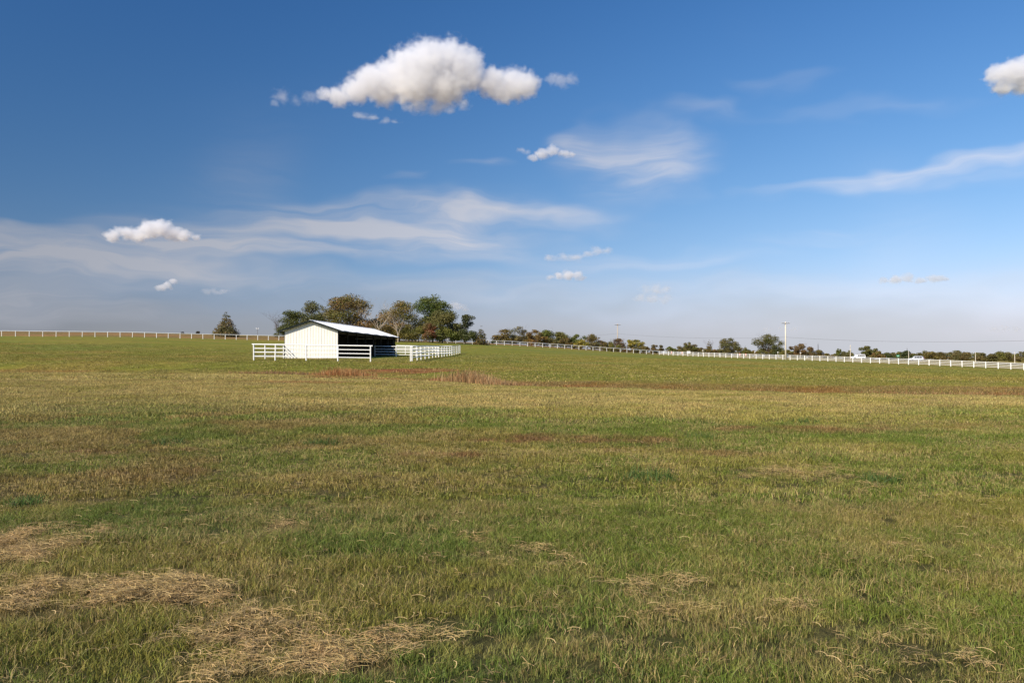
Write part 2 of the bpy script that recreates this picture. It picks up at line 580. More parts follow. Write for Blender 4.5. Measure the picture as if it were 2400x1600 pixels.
M['liner'] = noisy('shade_toned_liner_boards', (.026, .022, .018), (.05, .042, .034), 2, rough=.9, stretch=(3, 3, .5))  # base colour kept very dark to stand in for the unlit inside
M['soil'] = noisy('trampled_soil', (.06, .042, .03), (.10, .07, .045), 1.5, rough=.95)
M['pole_wood'] = noisy('weathered_pole_wood', (.46, .40, .33), (.34, .28, .22), 3, rough=.85, stretch=(5, 5, .4))
M['pole_pale'] = noisy('pale_pole_wood', (.66, .60, .50), (.52, .46, .37), 3, rough=.85, stretch=(5, 5, .4))
M['steel'] = noisy('galvanised_steel', (.20, .20, .22), (.28, .28, .30), 4, rough=.5, metal=.4)
M['bark'] = noisy('bark', (.115, .085, .062), (.065, .05, .038), 5, rough=.95, stretch=(3, 3, .6))
M['bark_pale'] = noisy('pale_dead_bark', (.42, .35, .27), (.26, .205, .15), 4, rough=.9, stretch=(3, 3, .6))
M['asphalt'] = noisy('worn_asphalt', (.16, .15, .14), (.11, .105, .10), 1.2, rough=.9)
M['car_white'] = noisy('white_car_paint', (.80, .80, .80), (.74, .74, .74), 2, rough=.25, spec=.5)
M['car_silver'] = noisy('silver_car_paint', (.55, .58, .62), (.48, .5, .54), 2, rough=.3, spec=.5, metal=.2)
M['glass'] = noisy('dark_window_glass', (.012, .014, .016), (.02, .022, .025), 3, rough=.08, spec=.6)
M['rubber'] = noisy('tyre_rubber', (.02, .02, .02), (.03, .03, .03), 6, rough=.9)
M['rim'] = noisy('wheel_rim', (.45, .45, .46), (.36, .36, .37), 5, rough=.35, metal=.7)
M['green_sign'] = noisy('green_road_sign', (.01, .22, .12), (.012, .19, .10), 4, rough=.4)
M['sign_white'] = noisy('white_sheet_metal', (.78, .78, .76), (.70, .70, .68), 4, rough=.45)
M['orange'] = noisy('orange_plastic', (.72, .16, .06), (.62, .13, .06), 5, rough=.5)
M['lamp_red'] = noisy('red_lamp_glass', (.35, .02, .015), (.28, .02, .015), 5, rough=.2)
M['lamp_clear'] = noisy('clear_lamp_glass', (.7, .7, .68), (.6, .6, .58), 5, rough=.15)
M['house_wall'] = noisy('tan_house_wall', (.42, .34, .25), (.34, .27, .20), 1.5, rough=.85)
M['house_brick'] = noisy('red_brown_house_wall', (.20, .075, .05), (.15, .06, .042), 2, rough=.9)
M['house_roof'] = noisy('blue_grey_metal_roof', (.20, .23, .30), (.15, .17, .22), 1.2, rough=.45)
M['dark_roof'] = noisy('dark_shingle_roof', (.045, .045, .05), (.07, .07, .075), 2, rough=.85)


def ground_material():
    m, nt, b = new_mat('pasture_ground', 0.95, 0.1)
    L = nt.links.new
    at = nt.nodes.new('ShaderNodeAttribute'); at.attribute_name = 'tint'
    geo = nt.nodes.new('ShaderNodeNewGeometry')
    mp = nt.nodes.new('ShaderNodeMapping'); mp.inputs['Scale'].default_value = (1, .55, 1)
    L(geo.outputs['Position'], mp.inputs['Vector'])
    n1 = nt.nodes.new('ShaderNodeTexNoise'); n1.inputs['Scale'].default_value = 9.0; n1.inputs['Detail'].default_value = 6; n1.inputs['Roughness'].default_value = .7
    n2 = nt.nodes.new('ShaderNodeTexNoise'); n2.inputs['Scale'].default_value = 1.1; n2.inputs['Detail'].default_value = 7; n2.inputs['Roughness'].default_value = .72
    L(mp.outputs[0], n1.inputs['Vector']); L(mp.outputs[0], n2.inputs['Vector'])
    r1 = nt.nodes.new('ShaderNodeMapRange'); r1.inputs['From Min'].default_value = .28; r1.inputs['From Max'].default_value = .72
    r1.inputs['To Min'].default_value = .62; r1.inputs['To Max'].default_value = 1.25
    L(n1.outputs['Fac'], r1.inputs['Value'])
    r2 = nt.nodes.new('ShaderNodeMapRange'); r2.inputs['From Min'].default_value = .3; r2.inputs['From Max'].default_value = .7
    r2.inputs['To Min'].default_value = .62; r2.inputs['To Max'].default_value = 1.30
    L(n2.outputs['Fac'], r2.inputs['Value'])
    mu = nt.nodes.new('ShaderNodeMath'); mu.operation = 'MULTIPLY'; L(r1.outputs[0], mu.inputs[0]); L(r2.outputs[0], mu.inputs[1])
    vm = nt.nodes.new('ShaderNodeVectorMath'); vm.operation = 'SCALE'
    L(at.outputs['Color'], vm.inputs[0]); L(mu.outputs[0], vm.inputs['Scale'])
    L(vm.outputs[0], b.inputs['Base Color'])
    bp = nt.nodes.new('ShaderNodeBump'); bp.inputs['Strength'].default_value = .9; bp.inputs['Distance'].default_value = .12
    n3 = nt.nodes.new('ShaderNodeTexNoise'); n3.inputs['Scale'].default_value = 4.0; n3.inputs['Detail'].default_value = 8; n3.inputs['Roughness'].default_value = .75
    L(geo.outputs['Position'], n3.inputs['Vector']); L(n3.outputs['Fac'], bp.inputs['Height']); L(bp.outputs[0], b.inputs['Normal'])
    return m


def leaf_material(name, attr_type, trans=0.35, dry=None):
    """colour from the 'tint' attribute; light passes through thin blades and leaves"""
    m = bpy.data.materials.new(name); m.use_nodes = True
    nt = m.node_tree; nt.nodes.clear(); L = nt.links.new
    out = nt.nodes.new('ShaderNodeOutputMaterial')
    at = nt.nodes.new('ShaderNodeAttribute'); at.attribute_name = 'tint'; at.attribute_type = attr_type
    col = at.outputs['Color']
    if dry is not None:
        ad = nt.nodes.new('ShaderNodeAttribute'); ad.attribute_name = 'dry'
        mx = nt.nodes.new('ShaderNodeMix'); mx.data_type = 'RGBA'; mx.inputs['B'].default_value = (*dry, 1)
        L(ad.outputs['Fac'], mx.inputs['Factor']); L(col, mx.inputs['A']); col = mx.outputs['Result']
        av = nt.nodes.new('ShaderNodeAttribute'); av.attribute_name = 'shade'
        sc = nt.nodes.new('ShaderNodeVectorMath'); sc.operation = 'SCALE'
        L(col, sc.inputs[0]); L(av.outputs['Fac'], sc.inputs['Scale']); col = sc.outputs[0]
    d = nt.nodes.new('ShaderNodeBsdfPrincipled'); d.inputs['Roughness'].default_value = .55; d.inputs['Specular IOR Level'].default_value = .25
    t = nt.nodes.new('ShaderNodeBsdfTranslucent')
    mixs = nt.nodes.new('ShaderNodeMixShader'); mixs.inputs[0].default_value = trans
    L(col, d.inputs['Base Color']); L(col, t.inputs['Color'])
    L(d.outputs[0], mixs.inputs[1]); L(t.outputs[0], mixs.inputs[2]); L(mixs.outputs[0], out.inputs['Surface'])
    return m


M['ground'] = ground_material()
M['grass'] = leaf_material('grass_blades', 'INSTANCER', .30, (.38, .28, .115))
M['tallgrass'] = leaf_material('tall_dry_grass', 'GEOMETRY', .30)
M['straw'] = leaf_material('dry_straw', 'INSTANCER', .20, (.42, .30, .14))
M['leaf'] = leaf_material('foliage', 'GEOMETRY', .28)


# ------------------------------------------------------------------ ground sheet
def axis_samples(parts):
    xs = []
    for a, b, n in parts:
        xs += list(np.linspace(a, b, n, endpoint=False))
    return xs


def build_ground():
    half = list(np.arange(0, 46, .45)) + list(np.arange(46, 170, 2.2)) + list(170 * 1.13 ** np.arange(0, 38))
    xs = np.array([-v for v in half[:0:-1]] + half)
    ys = np.array(list(np.linspace(-400, -12, 10)) + list(np.arange(-10, 2, 1.)) + list(np.arange(2, 78, .36)) + list(np.arange(78, 160, 1.2)) + list(np.arange(160, 420, 2.2)) + list(420 * 1.11 ** np.arange(0, 36)))
    X, Y = np.meshgrid(xs, ys)
    Z = ground(X.ravel(), Y.ravel())
    V = np.stack([X.ravel(), Y.ravel(), Z], 1)
    nx, ny = len(xs), len(ys)
    i = np.arange(nx * ny).reshape(ny, nx)
    Fq = np.stack([i[:-1, :-1].ravel(), i[:-1, 1:].ravel(), i[1:, 1:].ravel(), i[1:, :-1].ravel()], 1)
    me = mesh_np('ground', V, Fq, True)
    fc = field_colour(V[:, 0], V[:, 1], V[:, 2])
    # soil and dead thatch near by, coloured darker for the shade between tufts; farther off blades and thatch read as one
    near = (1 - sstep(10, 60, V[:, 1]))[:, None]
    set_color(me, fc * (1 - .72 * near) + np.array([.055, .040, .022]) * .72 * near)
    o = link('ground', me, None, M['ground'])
    tag(o, 'rolling pasture of green and dry grass', None, None, 'structure')


build_ground()


# ------------------------------------------------------------------ grass
def blades(n, rad, h0, h1, w, lean, dry_frac, seed, flat=False):
    r = np.random.default_rng(seed)
    V, Fc, dry, sh = [], [], [], []
    for _ in range(n):
        a = r.random() * 6.283; q = rad * math.sqrt(r.random())
        x, y = q * math.cos(a), q * math.sin(a)
        h = r.uniform(h0, h1)
        az = r.random() * 6.283
        ww = w * r.uniform(.6, 1.2)
        wa = r.random() * 6.283
        dx, dy = math.cos(wa) * ww / 2, math.sin(wa) * ww / 2
        o = len(V)
        if flat:
            L = h; z0 = r.uniform(.0, .055); bend = r.uniform(-.35, .35); tilt = r.normal(0, .09)
            for k, t in enumerate((0, .33, .66, 1)):
                aa = az + bend * (t - .5) * 2
                px_, py_ = x + math.cos(aa) * L * (t - .5), y + math.sin(aa) * L * (t - .5)
                zz = z0 + tilt * L * (t - .5) + .006 * math.sin(t * 3.14)
                zz = max(zz, .004)
                sx, sy = -math.sin(az) * ww / 2, math.cos(az) * ww / 2
                V.append((px_ - sx, py_ - sy, zz)); V.append((px_ + sx, py_ + sy, zz + ww * .4))
            for k in range(3):
                Fc.append((o + 2 * k, o + 2 * k + 1, o + 2 * k + 3, o + 2 * k + 2))
            m = 8
        else:
            ln = abs(r.normal(0, lean)) * h
            ex, ey = math.cos(az) * ln, math.sin(az) * ln
            V += [(x - dx, y - dy, -.02), (x + dx, y + dy, -.02),
                  (x + ex * .35 + dx * .8, y + ey * .35 + dy * .8, h * .55), (x + ex * .35 - dx * .8, y + ey * .35 - dy * .8, h * .55),
                  (x + ex + dx * .15, y + ey + dy * .15, h), (x + ex - dx * .15, y + ey - dy * .15, h)]
            Fc += [(o, o + 1, o + 2, o + 3), (o + 3, o + 2, o + 4, o + 5)]
            m = 6
        d = 1. if r.random() < dry_frac else r.uniform(0, .25)
        dry += [d * r.uniform(.7, 1)] * m
        sh += [r.uniform(.38, 1.7)] * m
    me = mesh_np('blades', np.array(V), np.array(Fc))
    for nm, vals in (('dry', dry), ('shade', sh)):
        a = me.attributes.new(nm, 'FLOAT', 'POINT'); a.data.foreach_set('value', np.array(vals, dtype=np.float32))
    return me


def scatter(name, pts, tint, rotz, scl, vid, variants, mat, label):
    coll = bpy.data.collections.new(name + '_blade_shapes')
    for i, me in enumerate(variants):
        me.materials.append(mat)
        coll.objects.link(bpy.data.objects.new('%s_shape_%02d' % (name, i), me))
    me = bpy.data.meshes.new(name)
    me.vertices.add(len(pts)); me.vertices.foreach_set('co', pts.astype(np.float32).ravel())
    set_color(me, tint)
    rot = np.zeros((len(pts), 3), np.float32); rot[:, 2] = rotz
    a = me.attributes.new('rot', 'FLOAT_VECTOR', 'POINT'); a.data.foreach_set('vector', rot.ravel())
    a = me.attributes.new('scl', 'FLOAT', 'POINT'); a.data.foreach_set('value', scl.astype(np.float32))
    a = me.attributes.new('vid', 'INT', 'POINT'); a.data.foreach_set('value', vid.astype(np.int32))
    me.materials.append(mat)
    ng = bpy.data.node_groups.new(name + '_scatter', 'GeometryNodeTree')
    ng.interface.new_socket('Geometry', in_out='INPUT', socket_type='NodeSocketGeometry')
    ng.interface.new_socket('Geometry', in_out='OUTPUT', socket_type='NodeSocketGeometry')
    N = ng.nodes.new; L = ng.links.new
    gi = N('NodeGroupInput'); go = N('NodeGroupOutput'); ip = N('GeometryNodeInstanceOnPoints'); ci = N('GeometryNodeCollectionInfo')
    ci.inputs['Collection'].default_value = coll
    ci.inputs['Separate Children'].default_value = True
    ci.inputs['Reset Children'].default_value = True

    def na(nm, dt):
        n = N('GeometryNodeInputNamedAttribute'); n.data_type = dt; n.inputs['Name'].default_value = nm
        return [s for s in n.outputs if s.enabled and s.name == 'Attribute'][0]
    L(gi.outputs[0], ip.inputs['Points']); L(ci.outputs[0], ip.inputs['Instance'])
    ip.inputs['Pick Instance'].default_value = True
    L(na('vid', 'INT'), ip.inputs['Instance Index']); L(na('rot', 'FLOAT_VECTOR'), ip.inputs['Rotation']); L(na('scl', 'FLOAT'), ip.inputs['Scale'])
    L(ip.outputs[0], go.inputs[0])
    o = link(name, me)
    md = o.modifiers.new('scatter', 'NODES'); md.node_group = ng
    tag(o, label, None, None, 'stuff')
    return o


def build_grass():
    variants = []
    for cnt, args in ((6, (18, .065, .022, .080, .0050, .75)), (6, (20, .11, .025, .080, .0080, .75)), (4, (28, .28, .03, .085, .015, .7)), (4, (44, .80, .03, .09, .026, .7))):
        for i in range(cnt):
            variants.append(blades(*args, .07 if i < cnt // 2 else .55, 100 + len(variants)))
    P, T, VID, S = [], [], [], []
    for (d0, d1, dens, v0, v1) in ((2.4, 9, 640, 0, 6), (9, 19, 230, 6, 12), (19, 46, 48, 12, 16), (46, 150, 3.6, 16, 20)):
        hw = lambda d: .70 * d + 1.6
        n = int(dens * (d1 - d0) * (hw(d0) + hw(d1)))
        d = np.sqrt(rng.uniform(d0 ** 2, d1 ** 2, n)); x = rng.uniform(-1, 1, n) * hw(d)
        z = ground(x, d)
        c = field_colour(x, d, z)
        sm = straw_mask(x, d) if d1 < 20 else np.zeros(n)
        h = .14 + .62 * fbm(x, d, .9, 3, .5, 6.) + .85 * fbm(x, d, 4.2, 3, .6, 21.) + .3 * (fbm(x, d, .25, 2, .5, 7.) - .5)
        keep = rng.random(n) > sm * .42
        keep &= rng.random(n) < -.25 + 2.1 * fbm(x, d, 4.2, 3, .6, 21.)
        if d0 > 40:
            keep &= rng.random(n) < 1 - .75 * sstep(80, 150, d)
        if d0 > 40:
            bx0, by0 = -20, 94
            inb = (d > 93) & (d < 124) & (x > -28) & (x < -15)
            keep &= ~inb
        c = c * rng.uniform(.80, 1.22, (n, 1)) * (1 + rng.normal(0, .05, (n, 3)))
        P.append(np.stack([x, d, z], 1)[keep]); T.append(np.clip(c, .005, .7)[keep]); S.append((h * rng.uniform(.75, 1.2, n) * (1 - .45 * sm))[keep])
        half = (v1 - v0) // 2
        pd = np.clip(.30 + 2.6 * (fbm(x, d, .8, 4, .6, 31.) - .5) + .5 * sm, .06, .92) * (1 - .5 * sstep(45, 60, d))
        VID.append((v0 + rng.integers(0, half, n) + half * (rng.random(n) < pd))[keep])
    P = np.concatenate(P); T = np.concatenate(T); S = np.concatenate(S); VID = np.concatenate(VID)
    scatter('grass', P, T, rng.uniform(0, 6.283, len(P)), S, VID, variants, M['grass'], 'short mown pasture grass, green mixed with dead blades')
    # loose cut hay lying on the sward
    sv = [blades(56, .10, .025, .11, .0021, 0, .3, 500 + s, True) for s in range(6)] + [blades(5, .12, .02, .085, .0026, 0, .5, 520 + s, True) for s in range(4)]
    n = 60000
    d = np.sqrt(rng.uniform(2.8 ** 2, 16 ** 2, n)); x = rng.uniform(-1, 1, n) * (.7 * d + 1)
    m = straw_mask(x, d)
    keep = rng.random(n) < np.clip((m - .22) / .78, 0, 1) ** 1.6 * .62
    x1, d1_ = x[keep], d[keep]
    n2 = 6000
    d2 = np.sqrt(rng.uniform(2.8 ** 2, 15 ** 2, n2)); x2 = rng.uniform(-1, 1, n2) * (.7 * d2 + 1)
    X = np.concatenate([x1, x2]); D = np.concatenate([d1_, d2])
    Z = ground(X, D) + np.concatenate([rng.uniform(.01, .045, len(x1)), rng.uniform(.015, .045, n2)])
    vid = np.concatenate([rng.integers(0, 6, len(x1)), rng.integers(6, 10, n2)])
    T = np.array([.49, .33, .135]) * np.concatenate([rng.uniform(.7, 1.15, len(x1)), rng.uniform(.45, .9, n2)])[:, None] * (1 + rng.normal(0, .04, (len(X), 3)))
    scatter('straw', np.stack([X, D, Z], 1), np.clip(T, 0, .8), rng.uniform(0, 6.283, len(X)), rng.uniform(.7, 1.25, len(X)), vid, sv, M['straw'],
            'loose tan cut straw lying in patches on the grass')


build_grass()


def tall_clump(name, label, path, n, h, col, col2, seed, spread):
    """standing dry grass along a short ground line; path in (column, depth)"""
    r = np.random.default_rng(seed)
    pts = [on_ground(x, D) for x, D in path]
    V, C = [], []
    seg = np.array([[p.x, p.y] for p in pts])
    cum = np.concatenate([[0], np.cumsum(np.linalg.norm(np.diff(seg, axis=0), axis=1))])
    t = r.uniform(0, cum[-1], n)
    bx = np.interp(t, cum, seg[:, 0]); by = np.interp(t, cum, seg[:, 1])
    hh = np.interp(t, np.linspace(0, cum[-1], len(h)), h)
    cl = fbm(bx, by, 1.3, 3, .6, seed)
    bx = bx + r.normal(0, spread, n); by = by + r.normal(0, spread, n)
    bz = ground(bx, by)
    hh = hh * (.35 + 1.1 * cl) * r.uniform(.45, 1.15, n)
    az = r.uniform(0, 6.283, n); ln = np.abs(r.normal(0, .32, n)) * hh
    ex, ey = np.cos(az) * ln, np.sin(az) * ln
    wa = r.uniform(0, 6.283, n); w = r.uniform(.006, .016, n)
    dx, dy = np.cos(wa) * w, np.sin(wa) * w
    P0 = np.stack([bx - dx, by - dy, bz - .03], 1); P1 = np.stack([bx + dx, by + dy, bz - .03], 1)
    P2 = np.stack([bx + ex * .35 + dx, by + ey * .35 + dy, bz + hh * .6], 1); P3 = np.stack([bx + ex * .35 - dx, by + ey * .35 - dy, bz + hh * .6], 1)
    P4 = np.stack([bx + ex + dx * .5, by + ey + dy * .5, bz + hh], 1); P5 = np.stack([bx + ex - dx * .5, by + ey - dy * .5, bz + hh], 1)
    V = np.stack([P0, P1, P2, P3, P4, P5], 1).reshape(-1, 3)
    o = np.arange(n)[:, None] * 6
    Fq = np.concatenate([o + np.array([[0, 1, 2, 3]]), o + np.array([[3, 2, 4, 5]])])
    k = r.random(n) ** 1.3
    c = np.array(col) * (1 - k[:, None]) + np.array(col2) * k[:, None]
    c = c * r.uniform(.7, 1.25, (n, 1))
    me = mesh_np(name, V, Fq)
    set_color(me, np.repeat(np.clip(c, 0, .8), 6, 0))
    ob = link(name, me, None, M['tallgrass'])
    ce = V.mean(0)
    tag(ob, label, 'tall grass', 'standing dry grass by the ditch')


tall_clump('tall_grass_clump', 'low rust-red clump of tall dry grass below the pen opening', [(752, 55.5), (800, 55), (868, 54.5)], 2100, [.15, .5, .66, .55, .15], (.36, .145, .05), (.42, .27, .115), 11, .55)
tall_clump('tall_grass_clump', 'large tan-orange tall dry grass stand right of the bare soil at the ditch', [(1062, 47.5), (1100, 46.5), (1150, 44.5), (1225, 43)], 2800, [.3, .82, .6, .42, .2], (.34, .18, .075), (.44, .31, .15), 12, .6)
tall_clump('tall_grass_clump', 'thin brownish tall grass growing along the ditch at the left', [(560, 60), (640, 59), (740, 57)], 900, [.22, .35, .3], (.26, .13, .06), (.30, .2, .1), 13, .5)
tall_clump('tall_grass_clump', 'long low strip of brown ditch grass right of the tan tall grass', [(1230, 43), (1500, 40), (1800, 38), (2100, 36.5), (2420, 35)], 6500, [.28, .22, .25, .22, .2], (.27, .13, .05), (.38, .27, .12), 14, .6)


def tuft(name, label, x, y, rad, h, n, seed, col):
    D = 1.6 * F / (y - HOR)
    for _ in range(14):
        D = .5 * D + .5 * (EYE - gz(px(x, D), D)) * F / (y - HOR)
    p = on_ground(x, D)
    me = blades(int(n * .6), rad * .62, h * .3, h * .85, .010, .9, .10, seed)
    k = len(me.vertices)
    set_color(me, np.tile(np.array(col), (k, 1)) * np.random.default_rng(seed).uniform(.7, 1.25, (k // 6, 1)).repeat(6, 0))
    o = link(name, me, None, M['tallgrass'])
    o.location = p
    tag(o, label, 'grass tuft', 'dark tufts standing in the pasture')


for i, (x, y, r_, h_, n_, lb) in enumerate([
        (755, 1045, .55, .22, 420, 'dark green coarse grass tuft in the middle distance below the barn'),
        (1510, 1128, .60, .26, 460, 'largest dark green grass tuft, right of centre in the foreground'),
        (1640, 1028, .55, .20, 300, 'dark grass tuft in the mid pasture right of the reddish patches'),
        (395, 1040, .50, .18, 260, 'dark grass tuft in the dry brown grass at the left'),
        (65, 1185, .34, .17, 260, 'dark grass tuft near the left edge above the straw'),
        (1885, 992, .6, .20, 300, 'dark grass tuft below the pale mown band at the right'),
        (2060, 1130, .40, .20, 280, 'dark grass tuft just right of the pale dead patch')]):
    tuft('grass_tuft', lb, x, y, r_, h_, n_, 900 + i, (.075, .125, .026))

# ------------------------------------------------------------------ fences
_post_cache = {}


def unit_pipe(name, n, mat):
    key = (name, n, mat.name)
    if key not in _post_cache:
        _post_cache[key] = MB().tube([(0, 0, 0), (0, 0, 1)], 1.0, n).mesh(name, mat, smooth=False)
    return _post_cache[key]


def unit_box(name, mat):
    key = (name, 'box', mat.name)
    if key not in _post_cache:
        _post_cache[key] = MB().box(-1, 1, -1, 1, 0, 1).mesh(name, mat)
    return _post_cache[key]


def place_between(name, me, a, b, rad, parent, base, rad2=None, board=False):
    a, b = Vector(a) - base, Vector(b) - base
    d = b - a
    o = link(name, me, parent)
    q = d.to_track_quat('Z', 'Y')
    o.rotation_euler = q.to_euler()
    o.location = a
    o.scale = (rad2, rad, d.length) if board else (rad, rad2 or rad, d.length)
    return o


def pipe_fence(name, label, posts, height, rails, mat, post_r, rail_r, top_r=None, cables=(), group=None, square=False, over=0.0, cat='fence'):
    """posts: list of ground points. rails: heights above ground. Posts and every rail span are separate parts."""
    base = Vector(posts[0])
    root = empty(name, base, 0, label, cat, group)
    pm = unit_box('post', mat) if square else unit_pipe('post', 8, mat)
    rm = unit_box('rail', mat) if square else unit_pipe('rail', 8, mat)
    rr = random.Random(len(posts))
    for p in posts:
        lean = Vector((rr.uniform(-.03, .03), rr.uniform(-.03, .03), rr.uniform(-.008, .012)))
        place_between('post', pm, Vector(p) - Vector((0, 0, .3)), Vector(p) + Vector((0, 0, height)) + lean, post_r, root, base)
    for i in range(len(posts) - 1):
        a, b = Vector(posts[i]), Vector(posts[i + 1])
        d = (b - a).normalized()
        for j, h in enumerate(rails):
            up = Vector((0, 0, h + rr.uniform(-.012, .012)))
            r_ = top_r if (j == 0 and top_r) else rail_r
            ea = a + up - d * (over if i == 0 and j == 0 else 0.0)
            eb = b + up + d * (over if i == len(posts) - 2 and j == 0 else -0.004)
            place_between('rail', rm, ea, eb, r_, root, base, r_ * (0.3 if square else 1.0), square)
    for h in cables:
        link('cable', MB().tube([Vector(p) - base + Vector((0, 0, h)) for p in posts], .022, 4, cap=False).mesh('cable', M['cable']), root)
    return root


def line_points(p0, p1, spacing, ext0=0, ext1=0):
    p0, p1 = Vector(p0), Vector(p1)
    d = (p1 - p0); L = d.length; d.normalize()
    a = p0 - d * ext0
    tot = L + ext0 + ext1
    n = max(1, round(tot / spacing))
    out = []
    for i in range(n + 1):
        q = a + d * (tot * i / n)
        out.append(Vector((q.x, q.y, gz(q.x, q.y))))
    return out


CORNER = (px(1545, 310), 310)
LEFT0 = (px(0, 208), 208)
RIGHT0 = (px(2400, 181), 181)
far_posts = line_points(LEFT0, CORNER, 3.06, 24, 0)
pipe_fence('pipe_fence', 'long white single-rail pipe fence with dark cables along the crest of the pasture', far_posts, 1.42, [1.42], M['white_pipe'], .085, .075, None, (1.05, .72, .38))
rp = line_points(CORNER, RIGHT0, 3.0, 0, 30)
pipe_fence('rail_fence', 'long white four-rail fence running along the road side at the right', rp, 1.5, [1.42, 1.06, .72, .36], M['white_board'], .08, .036, .045, square=True)

# pen round the shelter
f1 = [on_ground(x, 76) for x in (595, 645, 718, 792, 868.6)]
pipe_fence('pen_fence', 'white four-rail pipe fence across the front of the shelter pen', f1, 1.50, [1.50, 1.13, .77, .38], M['white_pipe'], .065, .044, .055, over=.18)
BARN_L = Vector((px(663.8, 94), 94, 0))
sf = line_points(f1[0], (BARN_L.x - .10, 94.5, 0), 5.6)
pipe_fence('pen_fence', 'white pipe fence along the left side of the pen ending at the shelter corner', sf[0:], 1.50, [1.50, 1.13, .77, .38], M['white_pipe'], .06, .044, .055)
rx = [965.9, 978, 987, 996.6, 1005.7, 1014, 1021.7, 1028.6, 1035.5, 1041.3, 1048, 1054, 1059, 1064.5, 1069.5, 1073.8, 1078]
rf = [on_ground(x, 10.0 * F / (1200 - x)) for x in rx]
pipe_fence('pen_fence', 'white pipe fence down the right side of the pen receding from the opening', rf, 1.50, [1.50, 1.13, .77, .38], M['white_pipe'], .065, .048, .055)
gp = on_ground(962.2, 80.6)
g1 = [on_ground(x, 112) for x in (878.7, 928.7, 975, 1028)]
pipe_fence('pen_fence', 'white pipe cross fence inside the pen running out from the shelter opening', g1, 1.42, [1.42, 1.02, .66, .28], M['white_pipe'], .055, .045, .05)
h1 = [on_ground(x, 138) for x in (929, 950, 985, 1025, 1060)]
pipe_fence('pen_fence', 'white pipe fence along the back of the pen beyond the shelter', h1, 1.5, [1.50, 1.13, .77, .38], M['white_pipe'], .06, .055, .07)
o = MB().tube([(0, 0, -.3), (0, 0, 1.5)], .055, 8).build('gate_post', M['white_pipe'])
o.location = gp
tag(o, 'slim white gate post beside the near end of the right pen fence', 'post')


